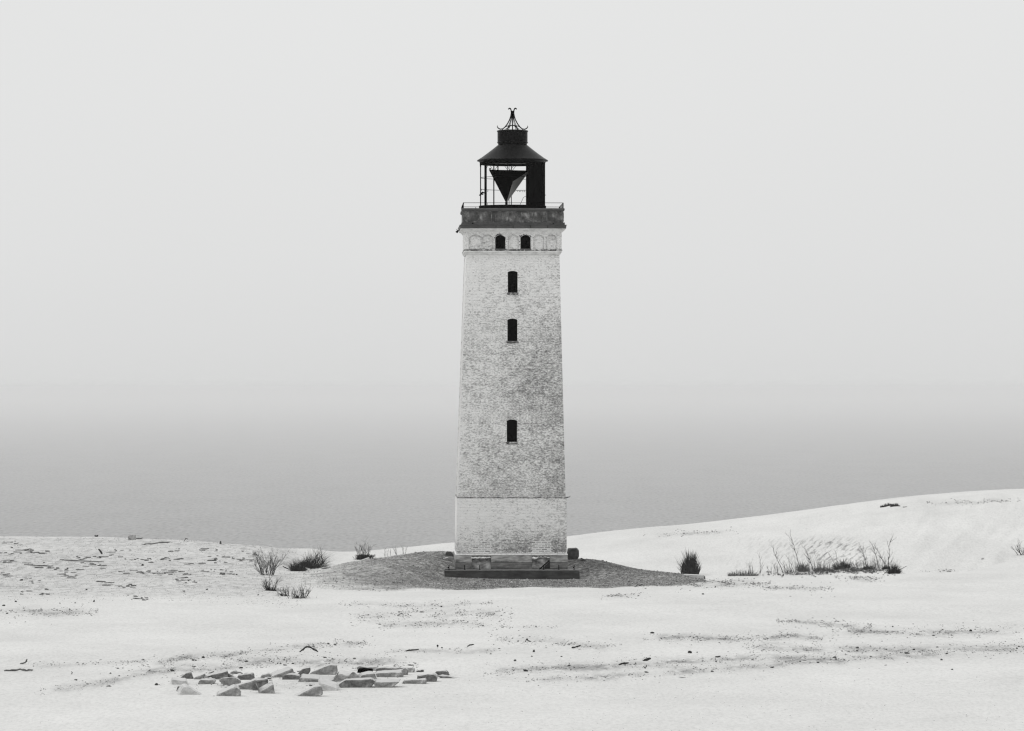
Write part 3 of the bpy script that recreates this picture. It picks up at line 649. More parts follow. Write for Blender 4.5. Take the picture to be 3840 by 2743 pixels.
# ------------------------------------------------------------------ masonry blocks in the foreground
def chip_mesh_(name, seed):
    bm = bmesh.new(); bmesh.ops.create_cube(bm, size=1.0); bmesh.ops.subdivide_edges(bm, edges=list(bm.edges), cuts=2, use_grid_fill=True)
    for v in bm.verts: v.co += mn.noise_vector(v.co*1.6+Vector((seed,0,0)))*.42
    me_ = bpy.data.meshes.new(name); bm.to_mesh(me_); bm.free(); me_.materials.append(M['stone' if seed % 2 else 'stone_dark']); return me_
def rough(bm, amt, sc_n, seed):
    off = Vector((seed*3.1, seed*1.7, seed*.9))
    for v in bm.verts: v.co += mn.noise_vector((v.co+off)*sc_n)*amt
def block(poly, base_y, depth, back, mat, label, name='masonry_block', cat='masonry block', group='masonry blocks half buried in the foreground sand', seed=0, bev=.018, amt=.012, taper=.0, dmin=98):
    cxp = sum(p[0] for p in poly)/len(poly); g = at(cxp, base_y, dmin); d = g.y+CD
    ccx = sum(p[0] for p in poly)/len(poly); poly = [(ccx+(a-ccx)*1.13, base_y+(b_-base_y)*1.16) for a, b_ in poly] if name == 'masonry_block' else poly
    ymid = (min(p[1] for p in poly)+max(p[1] for p in poly))/2
    pts = [ray(px, py if py < ymid else py+(8 if py < base_y-4 else 10), d)-g for px, py in poly]
    n = len(pts); cxm = sum(p.x for p in pts)/n; czm = sum(p.z for p in pts)/n
    vs = [tuple(p) for p in pts]+[((p.x-cxm)*(1-taper)+cxm+back[0], depth, (p.z-czm)*(1-taper)+czm+back[1]) for p in pts]
    bm = bmesh.new(); bv = [bm.verts.new(v) for v in vs]
    bm.faces.new(bv[:n]); bm.faces.new(bv[n:][::-1])
    for i in range(n): bm.faces.new((bv[i], bv[(i+1) % n], bv[n+(i+1) % n], bv[n+i]))
    bmesh.ops.recalc_face_normals(bm, faces=bm.faces)
    bmesh.ops.bevel(bm, geom=list(bm.edges), offset=bev, segments=2, affect='EDGES', clamp_overlap=True)
    bmesh.ops.triangulate(bm, faces=[f for f in bm.faces if len(f.verts) > 4])
    for _ in range(3):
        es = [e_ for e_ in bm.edges if e_.calc_length() > .07]
        if es: bmesh.ops.subdivide_edges(bm, edges=es, cuts=1, use_grid_fill=True)
    rough(bm, amt*1.8, 3.2, seed); rough(bm, amt*1.2, 9, seed+5)
    me_ = bpy.data.meshes.new(name); bm.to_mesh(me_); bm.free(); me_.materials.append(mat)
    for p in me_.polygons: p.use_smooth = False
    o = bpy.data.objects.new(name, me_); S.collection.objects.link(o); o.location = g
    return tag(o, label, cat, group)
ST, SD_, SW = M['stone'], M['stone_dark'], M['stone_white']
BL = [
 ([(668,2545),(672,2540),(690,2536),(697,2528),(712,2527),(722,2540),(720,2546)],2546,.3,(0,.02),SD_,'small knobbly grey stone at the back left corner of the block pile'),
 ([(724,2547),(733,2540),(760,2533),(757,2543),(740,2549)],2548,.35,(.05,.03),ST,'thin pale sliver of masonry between the knobbly stone and the sloping slab'),
 ([(766,2546),(770,2536),(849,2520),(850,2546),(800,2549)],2548,.45,(-.08,.03),SD_,'long grey slab with top sloping up to a sharp right corner, back row left'),
 ([(849,2524),(893,2541),(893,2547),(849,2546)],2547,.3,(0,.0),SD_,'dark wedge squeezed between the sharp cornered slab and the square ended block'),
 ([(893,2550),(896,2536),(941,2530),(947,2536),(946,2548)],2550,.4,(.02,.02),SD_,'square ended mid grey block right of the dark wedge'),
 ([(864,2524),(868,2521),(902,2520),(915,2526),(912,2529),(900,2523),(868,2525)],2528,.12,(0,0),ST,'curved thin shard lying behind the square ended block'),
 ([(646,2566),(650,2552),(698,2556),(702,2562),(690,2568)],2568,.45,(-.06,.05),SW,'flat white slab at the far left end of the pile'),
 ([(742,2566),(752,2554),(795,2552),(803,2558),(795,2563)],2566,.4,(.02,.02),ST,'low rounded grey stone in the middle of the left hollow'),
 ([(826,2556),(838,2548),(880,2546),(896,2555),(894,2567),(874,2576),(848,2570)],2573,.45,(0,.0),ST,'round boulder like lump with a dark underside, left half of the pile'),
 ([(677,2600),(690,2582),(704,2580),(762,2606),(740,2610)],2606,.5,(-.1,.06),SW,'long white wedge pointing right at the front left'),
 ([(662,2590),(667,2576),(684,2580),(678,2594)],2593,.25,(.0,.02),SD_,'small dark cube against the head of the long white wedge'),
 ([(817,2606),(825,2598),(880,2582),(897,2590),(898,2602),(850,2613),(822,2611)],2611,.4,(-.05,.07),ST,'oval worn stone lying alone in front of the pile'),
 ([(848,2584),(865,2576),(940,2562),(968,2551),(975,2560),(955,2578),(900,2586)],2586,.4,(-.05,.03),ST,'long grey ramp of masonry running up to the big cube'),
 ([(948,2578),(962,2557),(1000,2552),(1000,2590),(975,2598)],2590,.3,(0,.02),SD_,'dark block put in for the shaded gap behind the left side of the big cube'),  # block added to stand in for the dark gap
 ([(964,2567),(977,2590),(1022,2572),(1029,2592),(1010,2602),(978,2600)],2601,.4,(-.06,.09),ST,'big tilted cube with pale top, largest block at the front'),
 ([(1019,2536),(1030,2531),(1095,2512),(1101,2535),(1090,2541),(1050,2541)],2541,.45,(-.16,.06),ST,'pale topped wedge rising right with a dark broken face'),
 ([(974,2544),(985,2535),(1005,2529),(1018,2535),(1010,2544)],2544,.3,(0,.02),ST,'low grey stone just left of the pale topped wedge'),
 ([(1061,2546),(1066,2537),(1090,2532),(1120,2536),(1123,2547),(1100,2550)],2549,.35,(0,.02),SD_,'low dark lump in front of the pale topped wedge'),
 ([(1110,2538),(1115,2526),(1135,2514),(1160,2508),(1162,2520),(1140,2540)],2540,.35,(0,.0),SD_,'rough upright fragment between the wedge and the log like slab'),
 ([(1162,2530),(1170,2520),(1235,2500),(1256,2502),(1261,2518),(1240,2530)],2531,.35,(0,.02),ST,'log like slab with a rounded high right end, back row'),
 ([(1124,2556),(1132,2545),(1240,2546),(1256,2532),(1246,2550),(1205,2560),(1150,2554)],2558,.6,(.05,.09),ST,'broad flat pale slab lying in the middle of the pile'),
 ([(1200,2578),(1203,2566),(1262,2578),(1271,2590),(1232,2590)],2591,.45,(-.03,.17),SW,'bright white cube tilted toward the viewer, centre front'),
 ([(1106,2611),(1130,2600),(1180,2581),(1202,2580),(1207,2600),(1160,2612)],2612,.4,(-.08,.04),ST,'grey wedge tapering left in front of the white cube'),
 ([(1255,2546),(1270,2533),(1320,2540),(1318,2550),(1262,2552)],2552,.55,(.05,.1),SW,'pale sloping slab top right behind the white cube'),
 ([(1306,2552),(1308,2540),(1325,2526),(1343,2536),(1346,2548),(1326,2556)],2555,.4,(0,.0),ST,'round ended stone drum behind the long grey block'),
 ([(1277,2566),(1300,2556),(1388,2552),(1402,2560),(1385,2574),(1355,2580),(1290,2574)],2579,.4,(0,.03),SD_,'long smooth grey block in the front row right of the white cube'),
 ([(1345,2544),(1360,2536),(1402,2529),(1412,2546),(1408,2550),(1352,2548)],2549,.45,(-.08,.06),ST,'square grey faced block with a pale top under the dark hollow'),
 ([(1340,2506),(1350,2503),(1375,2506),(1412,2504),(1410,2508),(1395,2512),(1375,2509),(1348,2510)],2516,.6,(0,.02),ST,'thin overhanging slab roofing a black hollow at the back'),
 ([(1342,2522),(1346,2510),(1395,2512),(1392,2524)],2524,.25,(0,0),M['void'],'black filler standing in for the shade in the hollow under the thin overhanging slab'),  # filler painted black as the shade of the hollow
 ([(1411,2525),(1416,2510),(1440,2507),(1466,2509),(1462,2522)],2525,.3,(0,.01),SD_,'short dark log shaped block right of the black hollow'),
 ([(1463,2522),(1466,2508),(1545,2508),(1551,2514),(1546,2521)],2522,.3,(0,.01),ST,'long straight edged beam at the far right of the back row'),
 ([(1412,2530),(1418,2528),(1500,2524),(1505,2538),(1425,2540)],2540,.6,(0,.05),ST,'pale topped slab with a speckled front in the right half of the pile'),
 ([(1506,2530),(1507,2514),(1518,2509),(1529,2514),(1528,2530),(1518,2532)],2532,.3,(0,0),ST,'round boulder at the right end of the speckled slab'),
 ([(1402,2560),(1408,2563),(1490,2561),(1470,2572),(1440,2580),(1412,2576)],2579,.5,(.05,.06),ST,'wedge tapering right beside the long smooth grey block'),
 ([(1511,2562),(1516,2556),(1591,2550),(1592,2558),(1525,2566)],2565,.35,(.02,.03),ST,'narrow low block leading right from the pile'),
 ([(1568,2546),(1570,2538),(1625,2534),(1636,2544),(1630,2557),(1600,2556)],2557,.35,(0,.02),SD_,'speckled square stone near the right end of the pile'),
 ([(1629,2533),(1636,2521),(1672,2518),(1686,2532)],2533,.35,(0,.0),SD_,'grey flat topped stone second from the right end'),
 ([(1642,2538),(1650,2535),(1720,2540),(1727,2543),(1690,2545)],2544,.35,(.1,.015),SD_,'thin dark sliver of stone at the far right end of the pile'),
]
for i, (poly, by, dp, bk, mt, lab) in enumerate(BL): block(poly, by, dp, bk, mt, lab, seed=i)

crumb = [chip_mesh_('masonry_fragment', 300+k) for k in range(5)]
random.seed(72)
for k in range(34):
    px = random.uniform(650, 1700); py = 2535+random.gauss(0, 17)+(8 if px < 1300 else -4); g = at(px, py); s_ = F/(g.y+CD); wpx = random.choice((8,10,13,18,24))
    o = bpy.data.objects.new('masonry_fragment', random.choice(crumb)); S.collection.objects.link(o); o.location = g+Vector((0,0,wpx*.05/s_))
    o.scale = (wpx/s_, wpx*.8/s_, wpx*random.uniform(.25,.5)/s_); o.rotation_euler = (random.uniform(-.3,.3), random.uniform(-.3,.3), random.uniform(0,6.28))
    tag(o, f"{'small' if wpx < 12 else 'larger'} broken fragment between the blocks, {'far left' if px < 850 else 'left of centre' if px < 1080 else 'centre' if px < 1300 else 'right of centre' if px < 1500 else 'far right'}, {'back' if py < 2528 else 'middle' if py < 2548 else 'front'} of the pile", 'fragment', 'small masonry fragments among the blocks')

# other stones
block([(2124,2092),(2128,2062),(2160,2060),(2170,2066),(2171,2084),(2160,2092)],2098,1.0,(.02,.04),M['boulder'],'large dark boulder behind the right corner of the lighthouse','boulder','boulder',None,seed=50,bev=.02,amt=.008,dmin=217)
block([(2176,2096),(2180,2093),(2204,2097),(2206,2101)],2103,.3,(0,0),M['boulder'],'thin dark flagstone on the gravel crest right of the boulder','flagstone','stone',None,seed=51,amt=.006,bev=.01,dmin=217)
block([(1664,2084),(1668,2077),(1674,2071),(1690,2069),(1703,2077),(1701,2082),(1680,2085)],2086,.4,(0,0),M['boulder'],'stacked dark stone against the left foot of the lighthouse','stone','stone','stones left of the lighthouse foot',seed=52,dmin=216)
block([(1656,2098),(1662,2095),(1681,2092),(1678,2098),(1660,2101)],2102,.3,(0,.02),M['stone'],'pale flat stone below the dark stone by the left tower corner','stone','stone','stones left of the lighthouse foot',seed=53,amt=.006,bev=.01,dmin=214)
block([(1666,2112),(1670,2107),(1694,2110),(1692,2114),(1670,2115)],2116,.3,(0,.02),M['mid_rock'],'small flat stone just above the left end of the base slab','stone','stone','stones left of the lighthouse foot',seed=54,amt=.006,bev=.01,dmin=212)
block([(480,2026),(481,2010),(507,2008),(508,2024),(500,2027)],2026,.5,(0,.02),M['mid_rock'],'square pale concrete block on the skyline far left','concrete_block','concrete block',None,seed=55,amt=.01,dmin=240)
block([(822,2041),(825,2030),(829,2030),(832,2041)],2041,.15,(0,.0),M['boulder'],'small dark pointed stump on the left skyline','stump','stump',None,seed=56,amt=.004,bev=.006,dmin=240)
block([(1338,2104),(1342,2098),(1384,2092),(1388,2098),(1350,2103)],2104,.2,(0,.02),M['stone_white'],'pale plank shaped stone under the twiggy tuft on the mound crest','stone','stone',None,seed=57,amt=.004,bev=.006,dmin=210)
block([(2560,2160),(2566,2156),(2640,2158),(2640,2164)],2166,.4,(0,.02),M['stone_white'],'pale sand crusted kerb under the dense dark bush','stone','stone',None,seed=58,amt=.006,bev=.01,dmin=205)
block([(2628,2168),(2634,2158),(2644,2162),(2646,2172)],2173,.2,(0,.0),M['boulder'],'small dark stone at the right foot of the dense bush','stone','stone',None,seed=59,amt=.006,bev=.01,dmin=205)

# ------------------------------------------------------------------ sticks
def stick(pts, r, label, name='driftwood', cat='driftwood', group=None, mat='darkwood', base=None, dmin=98, n=6):
    by = base or max(p[1] for p in pts); g = at(sum(p[0] for p in pts)/len(pts), by, dmin); d = g.y+CD
    P3 = [ray(a, b_, d+.0)-g+Vector((0, random.uniform(-.05,.05), .01)) for a, b_ in pts]
    # densify with wobble
    Q, rd = [], []
    for i in range(len(P3)-1):
        for k in range(4):
            Q.append(P3[i].lerp(P3[i+1], k/4)+Vector((random.uniform(-1,1), random.uniform(-1,1), random.uniform(-1,1)))*r*.35); rd.append(r*random.uniform(.7,1.15))
    Q.append(P3[-1]); rd.append(r*.45); rd[0] *= .7
    o = MB().tube(Q, rd, n).build(name, M[mat], loc=g); return tag(o, label, cat, group)
random.seed(31)
stick([(1125,2446),(1150,2427),(1160,2427),(1193,2446)],.028,'dark bent branch arching over the sand behind the block pile')
stick([(1172,2433),(1193,2431)],.010,'thin twig crossing the bent dark branch')
stick([(17,2518),(45,2516),(75,2511),(100,2516),(125,2514)],.032,'long grey driftwood log at the far left edge',mat='wood')
stick([(75,2491),(90,2488),(98,2484),(103,2473)],.028,'upturned driftwood stub above the long log far left',mat='wood')
stick([(268,2520),(272,2524),(268,2530)],.012,'tiny curled twig right of the long driftwood log')
stick([(1522,2443),(1535,2441),(1571,2436)],.024,'straight dark stick lying on the grit band right of centre pile')
stick([(1752,2426),(1762,2420),(1778,2418)],.022,'short curved dark twig left of the tower axis')
stick([(1640,2428),(1641,2420)],.030,'tiny upright dark peg in the open sand')
stick([(1970,2408),(1976,2396),(1980,2404),(1992,2407)],.020,'small forked dark twig below the tower')
stick([(2143,2431),(2160,2427),(2178,2421)],.028,'thick dark stick lying slanted right below the tower')
stick([(2411,2480),(2428,2475),(2441,2471)],.040,'thick black stick on the right hand grit band')
stick([(2319,2495),(2335,2489),(2358,2487)],.030,'long dark stick left of the thick black stick')
stick([(2412,2500),(2420,2508),(2425,2496)],.014,'thin hooked twig below the thick black stick')
stick([(2682,2466),(2702,2462)],.026,'short black stick on the far right grit band')
stick([(2580,2448),(2586,2444),(2592,2450)],.040,'dark lump of wood above the right hand grit band')
stick([(2548,2542),(2572,2543)],.010,'thin straw lying on smooth sand right of centre',mat='wood')
stick([(1490,2310),(1504,2302),(1512,2305)],.016,'small twig on the gritty patch left below the gravel')
stick([(370,2061),(377,2069),(384,2079)],.05,'dark leaning stake on the rubble field',dmin=200)
stick([(356,2010),(362,2013),(369,2010)],.05,'small dark log on the left skyline',dmin=240)
stick([(690,2032),(696,2021),(700,2019),(704,2024)],.018,'thin wire hook standing on the left skyline',dmin=240)
stick([(510,2022),(530,2020),(537,2019)],.03,'thin pole lying right of the concrete block',dmin=240)
stick([(526,2047),(545,2042),(575,2040),(600,2036),(640,2034)],.035,'long pale weathered branch below the concrete block',mat='wood',base=2044,dmin=230)
stick([(225,2100),(300,2105),(390,2108)],.03,'long thin pole lying across the rubble field',mat='wood',base=2108,dmin=220)
stick([(90,2119),(200,2124)],.03,'thin pole at the left of the rubble field',mat='wood',base=2124,dmin=215)
stick([(1205,2135),(1240,2129)],.035,'pale plank beside the dark grass clump',mat='wood',base=2136,dmin=205)
stick([(1060,2125),(1086,2137)],.03,'short stick between shrub and dark grass clump',base=2137,dmin=205)

# ------------------------------------------------------------------ rubble of the left field
RB = [(0,105,2041,2032,9),(0,225,2072,2070,14),(60,125,2058,2064,5),(0,65,2112,2100,9),(0,45,2148,2160,8),(250,480,2096,2085,12),
 (300,395,2116,2126,10),(90,200,2118,2130,9),(165,300,2130,2146,14),(225,300,2162,2168,12),(70,155,2175,2186,7),(410,500,2070,2068,7),(470,560,2096,2100,7),
 (540,680,2105,2098,12),(450,640,2143,2152,18),(590,720,2145,2156,14),(660,745,2172,2182,12),(360,515,2184,2205,16),(450,560,2228,2248,10),(745,830,2060,2062,7),
 (900,970,2072,2080,8),(860,970,2098,2104,9),(780,850,2096,2092,7),(740,870,2140,2143,9),(820,880,2150,2160,9),(610,680,2070,2066,6),(690,850,2118,2110,10),(60,180,2222,2230,6)]
def chip_mesh(name, seed, fl=.35, sub=1, mat='rubble', slab=False):
    random.seed(seed); bm = bmesh.new()
    if slab:
        bmesh.ops.create_cube(bm, size=1.0)
        bmesh.ops.bevel(bm, geom=list(bm.edges), offset=.08, segments=1, affect='EDGES')
        bmesh.ops.subdivide_edges(bm, edges=list(bm.edges), cuts=1, use_grid_fill=True)
        for v in bm.verts: v.co += mn.noise_vector(v.co*2.2+Vector((seed,0,0)))*.16
    else:
        bmesh.ops.create_icosphere(bm, subdivisions=sub, radius=.5)
        for v in bm.verts: v.co *= 1+.45*mn.noise(v.co*1.9+Vector((seed*2.3,seed,0)))
    for v in bm.verts: v.co.z *= fl
    me_ = bpy.data.meshes.new(name); bm.to_mesh(me_); bm.free(); me_.materials.append(M[mat]); return me_
slabs = [chip_mesh('rubble_piece', 100+k, 1.0, slab=True, mat=('rubble','mid_rock','rubble','boulder')[k % 4]) for k in range(8)]
random.seed(60); nrub = 0
for x0, x1, y0, y1, n in RB:
    for k in range(n):
        px = random.uniform(x0, x1); py = y0+(y1-y0)*(px-x0)/max(1, x1-x0)+random.gauss(0, 4.5)
        g = at(px, py, 160); s_ = F/(g.y+CD); Lp = random.choice((5,7,9,12,17,28))*random.uniform(.8,1.2)
        o = bpy.data.objects.new('rubble_piece', random.choice(slabs)); S.collection.objects.link(o)
        o.scale = (Lp/s_, random.uniform(.15,.4), random.uniform(2.0,4.2)/s_); o.location = g+Vector((0,0,o.scale[2]*.28))
        o.rotation_euler = (random.uniform(-.15,.15), random.uniform(-.09,.09), random.uniform(-.25,.25))
        shp = 'tiny' if Lp < 9 else 'short' if Lp < 14 else 'mid sized' if Lp < 20 else 'long' if Lp < 28 else 'very long'
        tone_ = {'rubble':'grey','mid_rock':'pale','boulder':'dark'}[{v.name: k for k, v in M.items() if v}[o.data.materials[0].name]]
        wh = 'at the left edge' if px < 110 else 'left of the leaning stake' if px < 300 else 'under the leaning stake' if px < 430 else 'below the concrete block' if px < 560 else 'right of the concrete block' if px < 720 else 'near the leftmost shrub'
        rw = 'near the skyline' if py < 2075 else 'upper rows' if py < 2100 else 'upper middle rows' if py < 2125 else 'lower middle rows' if py < 2155 else 'lowest rows'
        tag(o, f'{shp} {tone_} rubble piece {wh}, {rw}', 'rubble', 'flat rubble pieces scattered over the left field'); nrub += 1

# ------------------------------------------------------------------ dark clods along the grit bands
clods = [chip_mesh('clod', 200+k, .6, 1, mat=('darkwood','boulder','stone_dark','darkwood')[k % 4]) for k in range(10)]
random.seed(61); ncl = 0
def clod(px, py, wpx, hpx, dmin=98):
    global ncl
    g = at(px, py, dmin); s_ = F/(g.y+CD); o = bpy.data.objects.new('clod', random.choice(clods)); S.collection.objects.link(o)
    o.scale = (wpx*1.3/s_, wpx*.8/s_, hpx*2.2/s_); o.location = g+Vector((0,0,hpx*.3/s_)); o.rotation_euler = (random.uniform(-.3,.3), random.uniform(-.3,.3), random.uniform(0, 6.28))
    shp = 'tiny' if wpx < 6 else 'small' if wpx < 10 else 'fist sized' if wpx < 15 else 'large'
    wh = 'left edge' if px < 300 else 'left of the block pile' if px < 620 else 'left half of the block pile' if px < 950 else 'behind the bent branch' if px < 1250 else 'right half of the block pile' if px < 1550 else 'under the gravel bank' if px < 1900 else 'below the tower' if px < 2200 else 'right of the tower' if px < 2500 else 'below the round bush' if px < 2750 else 'below the left scrub' if px < 3050 else 'below the right scrub' if px < 3400 else 'right edge'
    rw = 'far away' if py < 2260 else 'upper middle distance' if py < 2340 else 'lower middle distance' if py < 2400 else 'upper near band' if py < 2450 else 'lower near band' if py < 2500 else 'foreground'
    tag(o, f'{shp} dark clod {wh}, {rw}', 'clod', 'dark clods and wood fragments scattered over the sand'); ncl += 1
BIG = [(924,2482,13,5),(903,2507,14,6),(443,2508,10,4),(461,2507,7,3),(447,2536,9,5),(284,2551,12,6),(415,2527,9,5),(408,2575,18,5),(648,2518,20,5),(587,2570,18,9),
 (763,2468,14,8),(725,2478,14,6),(1052,2490,8,5),(1070,2496,14,7),(1098,2490,10,5),(1256,2420,14,6),(1330,2472,10,8),(1248,2473,10,4),(1219,2467,12,4),(1840,2454,8,5),
 (1932,2480,10,8),(1972,2518,16,8),(2132,2498,14,5),(2002,2446,9,11),(1994,2463,7,4),(2105,2464,10,4),(2425,2523,14,5),(2370,2531,7,4),(2358,2533,6,4),(2670,2520,12,6),
 (2614,2448,6,4),(1655,2277,10,6),(1582,2297,14,6),(2636,2230,12,7),(2738,2191,16,6),(2712,2187,14,5),(2445,2376,16,7),(3214,2432,11,7),(3347,2352,10,5),(3144,2332,9,5),(3128,2468,16,7),
 (3426,2438,10,6),(3324,2437,8,4),(3288,2442,8,4),(3400,2452,18,7),(3550,2453,10,5),(3813,2434,9,8),(3530,2476,14,6),(3402,2486,8,4),(3320,2496,9,4),(3570,2512,14,4),(2895,2505,12,5),
 (3500,2385,12,4),(3640,2368,16,8),(3232,2372,12,4),(2936,2160,7,8),(3000,2482,7,4),(60,2258,10,6),(15,2273,12,6),(282,2263,8,6),(353,2258,10,8),(325,2213,12,5),(175,2212,14,5),
 (158,2228,14,4),(80,2178,14,6),(735,2187,14,8),(535,2122,12,8),(165,2112,8,5),(45,2056,9,4),(776,2213,9,6),(690,2219,8,4),(888,2157,8,5),(968,2233,8,4),(225,2264,7,4)]
for a in BIG: clod(a[0], a[1], a[2], a[3], 98 if a[1] > 2250 else 150)
for pl_, th, st, n in BANDS:
    if n == 0: continue
    xs = [p[0] for p in pl_]; ys = [p[1] for p in pl_]
    for k in range(int(n*.40)):
        px = random.uniform(xs[0], xs[-1]); py = np.interp(px, xs, ys)+random.gauss(0, max(th, 3)*.55); s1 = random.choice((4,5,6,8))*random.uniform(.8,1.2)
        if ncl < 290: clod(px, py, s1, s1*random.uniform(.35,.6), 98 if py > 2160 else 230)
# finer bits: one mass of grit
def scatter(name, mat, pts, kindlabel=None, tri=False):
    V, Fc = [], []
    base = [(1,0,0),(0,1,0),(-1,0,0),(0,-1,0),(0,0,1),(0,0,-.4)]; fcs = [(0,1,4),(1,2,4),(2,3,4),(3,0,4),(1,0,5),(2,1,5),(3,2,5),(0,3,5)]
    for (x, y, z, r, hh) in pts:
        a = random.uniform(0, 6.28); ca, sa = math.cos(a), math.sin(a); k = len(V); el = random.uniform(.6,1.5)
        for bx, by, bz in base:
            jx, jy = bx*r*el, by*r; V.append((x+jx*ca-jy*sa, y+jx*sa+jy*ca, z+bz*hh))
        Fc += [(k+p, k+q, k+s_) for p, q, s_ in fcs]
    m_ = bpy.data.meshes.new(name); m_.from_pydata(V, [], Fc); m_.materials.append(mat)
    o = bpy.data.objects.new(name, m_); S.collection.objects.link(o); return tag(o, kind='stuff')
random.seed(62); pts = []
while len(pts) < 15000:      # gravel bank round the tower
    d = random.uniform(206, 233); px = random.uniform(1120, 2760); i = min(int(np.searchsorted(cols, px)), nc-1); j = min(int(np.searchsorted(ds, d)), nr-1)
    if random.random() > grav[i, j]: continue
    x = (px-1920)/F*d; y = d-CD
    if -2.9 < x < 2.9 and 0 < y < 5.6: continue
    r = random.uniform(.010,.030) if random.random() < .985 else random.uniform(.04,.07); pts.append((x, y, hz(x, y)+r*.15, r, r*random.uniform(.5,.9)))
tag(scatter('gravel', M['gravel'], pts), 'coarse grey gravel banked round the foot of the lighthouse', 'gravel')
pts = []
for pl_, th, st, n in BANDS:
    xs = [p[0] for p in pl_]; ys = [p[1] for p in pl_]
    for k in range(int(n*75)):
        px = random.uniform(xs[0]-30, xs[-1]+30); py = np.interp(px, xs, ys)+random.gauss(0, max(th, 3)*random.choice((.5,.9,1.5)))
        if mn.noise(Vector((px/55, py/14, th))) < random.uniform(-.25,.35): continue
        g = at(px, py, 98 if py > 2160 else 230); s_ = F/(g.y+CD)
        r = random.choice((.8,.9,1.1,1.4,2.0,3.4))*random.uniform(.7,1.3)/s_; pts.append((g.x, g.y, g.z, r, r*.6))
for k in range(750):
    px = random.uniform(-50 if k > 500 else 1000, 3900); py = random.uniform(2540, 2760)+max(0, (2200-px)*.02); g = at(px, py); s_ = F/(g.y+CD); r = random.choice((.6,.9,1.3,2.3))/s_; pts.append((g.x, g.y, g.z, r, r*.6))
for k in range(7000):
    px = random.uniform(-60, 1150); py = 2014+random.random()**.9*240+max(0, px-640)*.06; g = at(px, py, 150); s_ = F/(g.y+CD); r = random.choice((.6,.8,1.2,2.2))/s_; pts.append((g.x, g.y, g.z, r, r*.6))
for k in range(500):
    px = random.uniform(-50, 3900); py = random.uniform(2250, 2560); g = at(px, py); s_ = F/(g.y+CD); r = random.choice((.5,.8,1.1))/s_; pts.append((g.x, g.y, g.z, r, r*.6))
tag(scatter('grit', M['litter'], pts), 'fine dark grit and wood crumbs strewn in bands over the sand', 'grit')

# ------------------------------------------------------------------ plants
def grow(mb, p, dirn, length, r, depth, spread=.5, n=3, up=.12, sides=4):
    q = Vector(p); d = Vector(dirn).normalized(); pts = [q.copy()]; seg = 5
    for k in range(seg):
        d = (d+Vector((random.gauss(0,.13), random.gauss(0,.13), random.gauss(0,.08)+up*.3))).normalized(); q = q+d*length/seg; pts.append(q.copy())
    mb.tube(pts, [r*(1-.75*k/seg) for k in range(seg+1)], sides)
    if depth > 0:
        for k in range(n):
            i = random.randint(1, seg-1); dd = (pts[i+1]-pts[i]).normalized()
            nd_ = (dd+Vector((random.gauss(0,spread), random.gauss(0,spread), random.uniform(-.1,.5)*spread))).normalized()
            grow(mb, pts[i], nd_, length*random.uniform(.35,.65), r*.55, depth-1, spread, n, up, 3)
def shrub(px, py, hpx, wpx, stems, label, name='bare_shrub', cat='shrub', group=None, lean=0, depth=2, r=.012, dmin=98, n=3, mat='twig', litter=0, tuft=0, fan=.5):
    g = at(px, py, dmin); s_ = F/(g.y+CD); t = empty(name, g, label, cat, group)
    mb = MB(); hh = hpx/s_; ww = wpx/s_
    for k in range(stems):
        o = Vector((random.uniform(-.5,.5)*ww*.6, random.uniform(-.25,.25)*ww, -.03))
        a = (o.x/(ww*.5+.01))*fan+lean+random.gauss(0,.18)
        grow(mb, o+Vector((0,0,hz(g.x+o.x, g.y+o.y)-g.z)), (math.sin(a), random.gauss(0,.15), math.cos(a)), hh*random.uniform(.55,1.0), r, depth, .5, n)
    mb.build('branches', M[mat], t)
    if tuft:
        mg = MB()
        for k in range(tuft):
            x = random.gauss(0, ww*.22); y = random.gauss(0, ww*.15); h_ = random.uniform(.4,1)*hh*.35; z = hz(g.x+x, g.y+y)-g.z-.02; a = random.gauss(0,.6)
            mg.add([(x-.008,y,z),(x+.008,y,z),(x+math.sin(a)*h_*.5,y,z+h_*.6),(x+math.sin(a)*h_,y+random.gauss(0,.05),z+h_*.95)], [(0,1,2),(0,2,3)])
        mg.build('grass_tuft', M['grass'], t)
    return t
def grass(px, py, hpx, wpx, blades, label, lean=0.0, name='grass_tuft', cat='grass tuft', group=None, dmin=98, mat='grass', slope=0.0, depth=.3, bw=.012, fan=.6):
    g = at(px, py, dmin); s_ = F/(g.y+CD); mb = MB(); ww = wpx/s_; hh = hpx/s_
    for k in range(blades):
        u = random.uniform(-.5,.5); x = u*ww; y = random.uniform(-.5,.5)*depth; z = hz(g.x+x, g.y+y)-g.z-.02
        h_ = hh*1.35*random.uniform(.3,1)**1.3*(1+slope*u*2)*math.sqrt(max(.12, 1-(1.75*u)**2)) ; a = lean+u*fan*2+random.gauss(0,.42); b_ = random.gauss(0,.35)
        p0 = Vector((x,y,z)); p1 = p0+Vector((math.sin(a)*.55, b_*.5, math.cos(a)*.6))*h_; p2 = p1+Vector((math.sin(a*1.6)*.45, b_*.6, math.cos(a*1.6)*.42))*h_
        w_ = bw*random.uniform(.6,1.3)
        mb.add([p0-Vector((w_,0,0)), p0+Vector((w_,0,0)), p1-Vector((w_*.7,0,0)), p1+Vector((w_*.7,0,0)), p2], [(0,1,3,2),(2,3,4)])
    o = mb.build(name, M[mat], loc=g); return tag(o, label, cat, group)
random.seed(91)
GL = 'bare shrubs left of the lighthouse'
shrub(1004,2158,92,78,24,'dense twiggy bare shrub leftmost of the plants left of the tower',group=GL,dmin=150,n=4,fan=.75,r=.015)
shrub(1016,2216,56,60,16,'low bare shrub with dark foot below the leftmost twiggy shrub',group=GL,dmin=150,tuft=120,r=.014)
